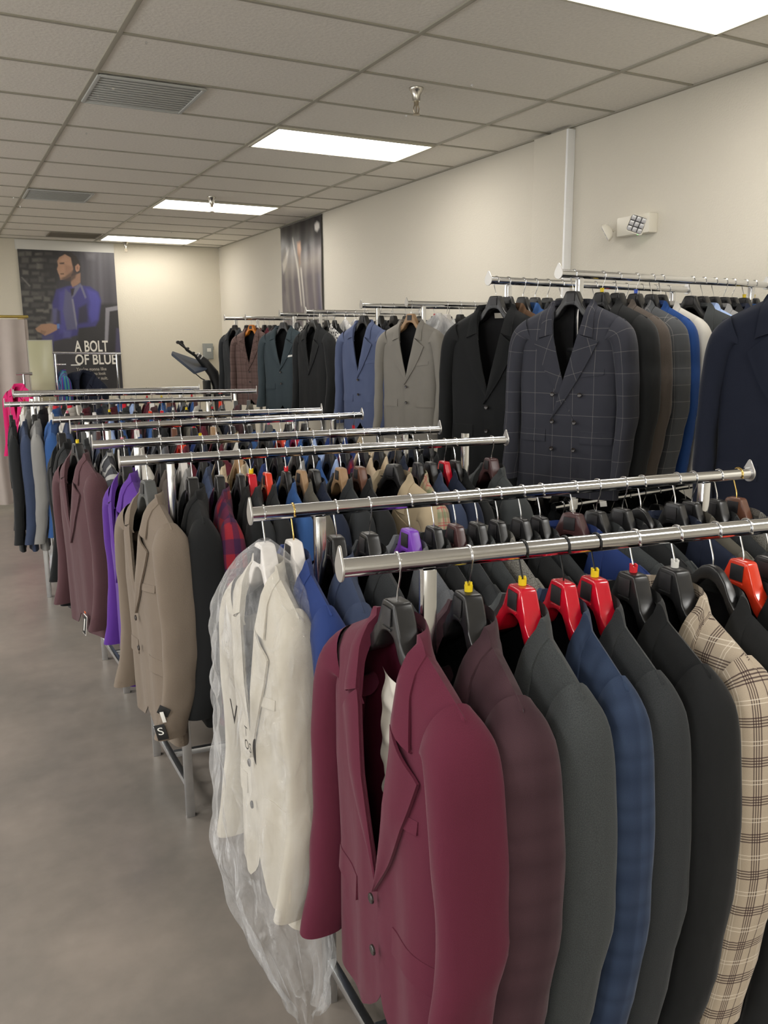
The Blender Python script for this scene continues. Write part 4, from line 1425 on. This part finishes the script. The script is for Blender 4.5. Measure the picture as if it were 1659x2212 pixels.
f = bm.faces.new(lo); r = bmesh.ops.extrude_face_region(bm, geom=[f])
bmesh.ops.translate(bm, verts=[g for g in r['geom'] if isinstance(g, bmesh.types.BMVert)], vec=(.012, .008, .026))
bmesh.ops.recalc_face_normals(bm, faces=bm.faces[:]); bmesh.ops.bevel(bm, geom=bm.edges[:], offset=.006, segments=2, affect='EDGES')
MB().bm(bm).build('tilted_panel', BLU, ex)
MB().tube([pt(2.52, 1.36), pt(2.60, 1.29), pt(2.70, 1.24)], .006, 8).build('cable', BLK, ex)
m = MB(); m.box(pt(2.66, 1.15), (.07, .10, .24), .012); m.build('bracket', BLK, ex)
m = MB(); m.box(pt(2.78, .06), (.5, .6, .10), .02); m.build('base', BLK, ex)
# ------------------------------------------------------------------ clear plastic garment bag, paper, tags
def plastic(name, alpha=.90, tint=(.80, .81, .83, 1)):
    m, nt, b, out = newmat(name)
    b.inputs['Base Color'].default_value = tint
    b.inputs['Roughness'].default_value = .10
    b.inputs['Specular IOR Level'].default_value = .9
    tr = N(nt, 'ShaderNodeBsdfTransparent')
    mx = N(nt, 'ShaderNodeMixShader')
    tc = N(nt, 'ShaderNodeTexCoord')
    nz = N(nt, 'ShaderNodeTexNoise'); nz.inputs['Scale'].default_value = 9; nz.inputs['Detail'].default_value = 6; nz.inputs['Distortion'].default_value = 1.6
    mp = N(nt, 'ShaderNodeMapping'); mp.inputs['Scale'].default_value = (1.3, 1.3, .5); mp.inputs['Rotation'].default_value = (.3, .4, 0)
    nt.links.new(tc.outputs['Object'], mp.inputs[0]); nt.links.new(mp.outputs[0], nz.inputs['Vector'])
    bp = N(nt, 'ShaderNodeBump'); bp.inputs['Strength'].default_value = 1.0; bp.inputs['Distance'].default_value = .05
    nt.links.new(nz.outputs['Fac'], bp.inputs['Height'])
    nt.links.new(bp.outputs[0], b.inputs['Normal'])
    lw = N(nt, 'ShaderNodeLayerWeight'); lw.inputs[0].default_value = .35
    mr = N(nt, 'ShaderNodeMapRange'); mr.inputs['From Min'].default_value = .1; mr.inputs['From Max'].default_value = 1
    mr.inputs['To Min'].default_value = 1 - alpha; mr.inputs['To Max'].default_value = .42
    nt.links.new(lw.outputs['Facing'], mr.inputs['Value'])
    rg = N(nt, 'ShaderNodeMapRange'); rg.inputs['From Min'].default_value = .55; rg.inputs['From Max'].default_value = .72; rg.inputs['To Min'].default_value = 0; rg.inputs['To Max'].default_value = .28  # paler ridges put the crinkle highlights into the film's opacity
    nt.links.new(nz.outputs['Fac'], rg.inputs['Value'])
    sm = N(nt, 'ShaderNodeMath', operation='ADD'); nt.links.new(mr.outputs[0], sm.inputs[0]); nt.links.new(rg.outputs[0], sm.inputs[1])
    nt.links.new(sm.outputs[0], mx.inputs[0]); nt.links.new(tr.outputs[0], mx.inputs[1]); nt.links.new(b.outputs[0], mx.inputs[2])
    nt.links.new(mx.outputs[0], out.inputs[0])
    return m


CLEAR = plastic('clear_plastic')


def bag_mb(zs, rx, ry, cx, cy, seg=72, amp=1., seed=0):
    zs = np.array(zs); n = 70
    z = np.linspace(zs[0], zs[-1], n)
    f = lambda q: np.interp(-z, -zs, q)
    a = np.linspace(0, 2 * PI, seg, endpoint=False)[None, :]
    c, s_ = np.cos(a), np.sin(a)
    px_ = np.sign(c) * np.abs(c) ** .75; py_ = np.sign(s_) * np.abs(s_) ** .75
    Z = z[:, None]
    w_ = amp * (.006 * np.sin(a * 9 + Z * 14 + seed) + .005 * np.sin(a * 17 - Z * 23 + 2 * np.sin(Z * 9)) + .004 * np.sin(Z * 47 + a * 5)) * np.clip((zs[0] - Z) * 5, 0, 1)
    x = f(cx)[:, None] + (f(rx)[:, None] + w_) * px_
    y = f(cy)[:, None] + (f(ry)[:, None] + w_) * py_
    return MB().grid(np.stack([x, y, Z + .008 * np.sin(a * 3) * np.clip((zs[0] - Z) * 2 - 1.2, 0, 1)], -1), cu=True)


r = RAILS['r2']; p = r['p'] + r['d'] * .031
bg = empty('garment_bag', p, r['a'] - PI / 2 + math.radians(8)); tag(bg, 'clear crinkled plastic garment bag over the ivory jacket', 'garment bag')
bag_mb([-.058, -.075, -.10, -.14, -.20, -.26, -.34, -.55, -.78, -.88, -.95, -1.01, -1.07, -1.12], [.012, .034, .070, .125, .192, .228, .237, .239, .237, .233, .195, .155, .105, .05],
       [.012, .032, .055, .068, .082, .088, .090, .092, .098, .098, .090, .075, .055, .030], [0, 0, 0, 0, 0, 0, 0, 0, .0, .0, .05, .10, .15, .185], [0, 0, 0, 0, 0, -.002, -.004, -.006, -.016, -.024, -.022, -.02, -.02, -.02]).build('plastic_film', CLEAR, bg, angle=180)
INK = simple('bag_ink', '#0b0b0b', .4)
for txt, bx_ in (('V', (.022, -.458, .072, -.406)), ('T', (.100, -.462, .116, -.440)), ('OS', (.098, -.492, .136, -.470))):
    t = text_mb(txt, bx_, -.106 if txt == 'V' else -.102).build('lettering', INK, bg, smooth=False); t['label'] = 'black printed letters'
m = MB(); m.face([(.158 + .018 * math.cos(q), -.100, -.478 + .030 * math.sin(q)) for q in [PI / 2 + k * PI / 10 for k in range(11)]]); m.build('printed_mark', INK, bg, smooth=False)

# white paper sleeve inside the burgundy jacket
r = RAILS['r1']; p = r['p'] + r['d'] * .103
pp = empty('paper_sleeve', p, r['a'] - PI / 2 + math.radians(5)); tag(pp, 'crumpled white paper sleeve inside the burgundy jacket', 'paper')
u, v = np.meshgrid(np.linspace(0, 1, 30), np.linspace(0, 1, 40))
P = np.stack([-.075 + .18 * u, .004 + .006 * np.sin(u * 14 + v * 9) * np.sin(v * 17) + .004 * np.sin(v * 31 - u * 8), -.225 - .32 * v - .03 * (1 - v) * (u - .3)], -1)
MB().grid(P).build('sheet', simple('crumpled_paper', '#cfc9bf', .6), pp, angle=180)

# clear shoulder cover on the third tall rail
r = RAILS['t3']; p = r['p'] + r['d'] * .25
sc_ = empty('shoulder_cover', p, r['a'] - PI / 2 + .5); tag(sc_, 'clear plastic shoulder cover hanging behind the grey taupe jacket', 'garment cover')
bag_mb([-.06, -.08, -.12, -.18, -.26, -.45, -.62], [.015, .04, .10, .20, .26, .27, .25], [.014, .03, .05, .07, .075, .07, .06], [0] * 7, [0] * 7, seed=3).build('plastic_film', plastic('milky_plastic', .55), sc_, angle=180)
for k, (n_, s) in enumerate((('t5', .36), ('t5', .45), ('t5', .56))):
    r = RAILS[n_]; p = r['p'] + r['d'] * s
    b_ = empty('garment_bag', p, r['a'] - PI / 2); tag(b_, ['first', 'second', 'third'][k] + ' milky plastic bag over a white garment on the fifth tall wall rail', 'garment bag', 'milky garment bags')
    bag_mb([-.06, -.08, -.12, -.18, -.26, -.6, -.98], [.015, .04, .10, .22, .275, .28, .27], [.012, .02, .03, .042, .05, .05, .045], [0] * 7, [0] * 7, seed=k).build('plastic_film', bpy.data.materials['milky_plastic'], b_, angle=180)


# tags, sewn labels and a pocket square that belong to single jackets
def jk_of(start):
    for o in bpy.data.objects:
        if o.get('category') == 'jacket' and o.get('label', '').startswith(start): return o


def quad(parent, name, c, w_, h_, mat, rot=(0, 0, 0), label=None, t=.0015):
    R_ = Matrix.Rotation(rot[2], 3, 'Z') @ Matrix.Rotation(rot[1], 3, 'Y') @ Matrix.Rotation(rot[0], 3, 'X')
    o = MB().box((0, 0, 0), (w_, t, h_), .0004, rot=R_).build(name, mat, parent)
    o.location = c
    if label: o['label'] = label
    return o


B_ = BASE
j = jk_of('taupe suit jacket')
q = quad(j, 'sewn_label', (.262, -.070, B_ - .735), .036, .028, TAGB, (0, .45, .9), 'black sewn sleeve label')
q = quad(j, 'folded_ticket', (.266, -.074, B_ - .752), .012, .036, TAGW, (.1, -.2, .9), 'white folded ticket')
q = quad(j, 'sewn_label', (.264, -.082, B_ - .800), .034, .050, TAGB, (.0, -.25, .9), 'black sewn label with letter S')
t = text_mb('S', (-.009, -.008, .009, .016), -.0014).build('lettering', TAGW, q, smooth=False)
t.rotation_euler = (0, -.25, .9)
j = jk_of('plum brown suit jacket, first')
q = quad(j, 'hang_tag', (.10, -.065, B_ - .845), .034, .098, TAGW, (0, .30, .1), 'black hang tag with white border')
for k, w_ in ((0, 1),): quad(q, 'tag_face', (0, -.0016, 0), .028, .090, TAGB, (0, .30, .1))
quad(q, 'tag_print', (0, -.0026, 0), .008, .060, TAGW, (0, .30, .1))
quad(j, 'size_sticker', (.10, -.060, B_ - .79), .014, .008, simple('orange_sticker', '#d8622a', .5), (0, .2, .1))
j = jk_of('purple suit jacket')
for dz in (0, -.07): quad(j, 'price_tag', (.275, -.06, B_ - .60 + dz), .003, .05, TAGW, (0, 0, .2), 'white price tag', .02)
j = jk_of('slate navy suit jacket, second from left on the seventh'); quad(j, 'sewn_label', (-.24, -.085, B_ - .80), .035, .022, ORTAG, (0, 0, .2), 'orange sewn label')
j = jk_of('light grey suit jacket, third from left on the seventh'); quad(j, 'sewn_label', (.24, -.085, B_ - .82), .03, .03, ORTAG, (0, 0, .2), 'orange sewn label')
j = jk_of('green grey suit jacket')
m = MB(); m.face([(.082, 0, -.006), (.160, 0, .004), (.158, 0, .020), (.084, 0, .010)]); o = m.build('pocket_square', TAGW, j, smooth=False); o.location = (0, -.062, B_ - .372); o['label'] = 'white pocket square'
j = jk_of('black suit jacket, first from left on the second tall'); quad(j, 'neck_label', (0, .030, B_ - .145), .05, .022, PLATEW, (.2, 0, 0), 'pale neck label')
j = jk_of('dark windowpane double-breasted')
for x, rz_ in ((-.15, .3), (.19, -.2)): quad(j, 'price_tag', (x, -.055, B_ - .895), .028, .022, TAGW, (0, rz_, 0), 'white price tag')
j = jk_of('black suit jacket, second from left on the third low'); quad(j, 'price_tag', (.245, -.11, B_ - .83), .03, .012, TAGW, (0, .5, 0), 'white price tag')

# check: no two labels alike unless grouped
for k, v_ in LABELS.items():
    if len(v_) > 1: print('DUP LABEL', k, v_)
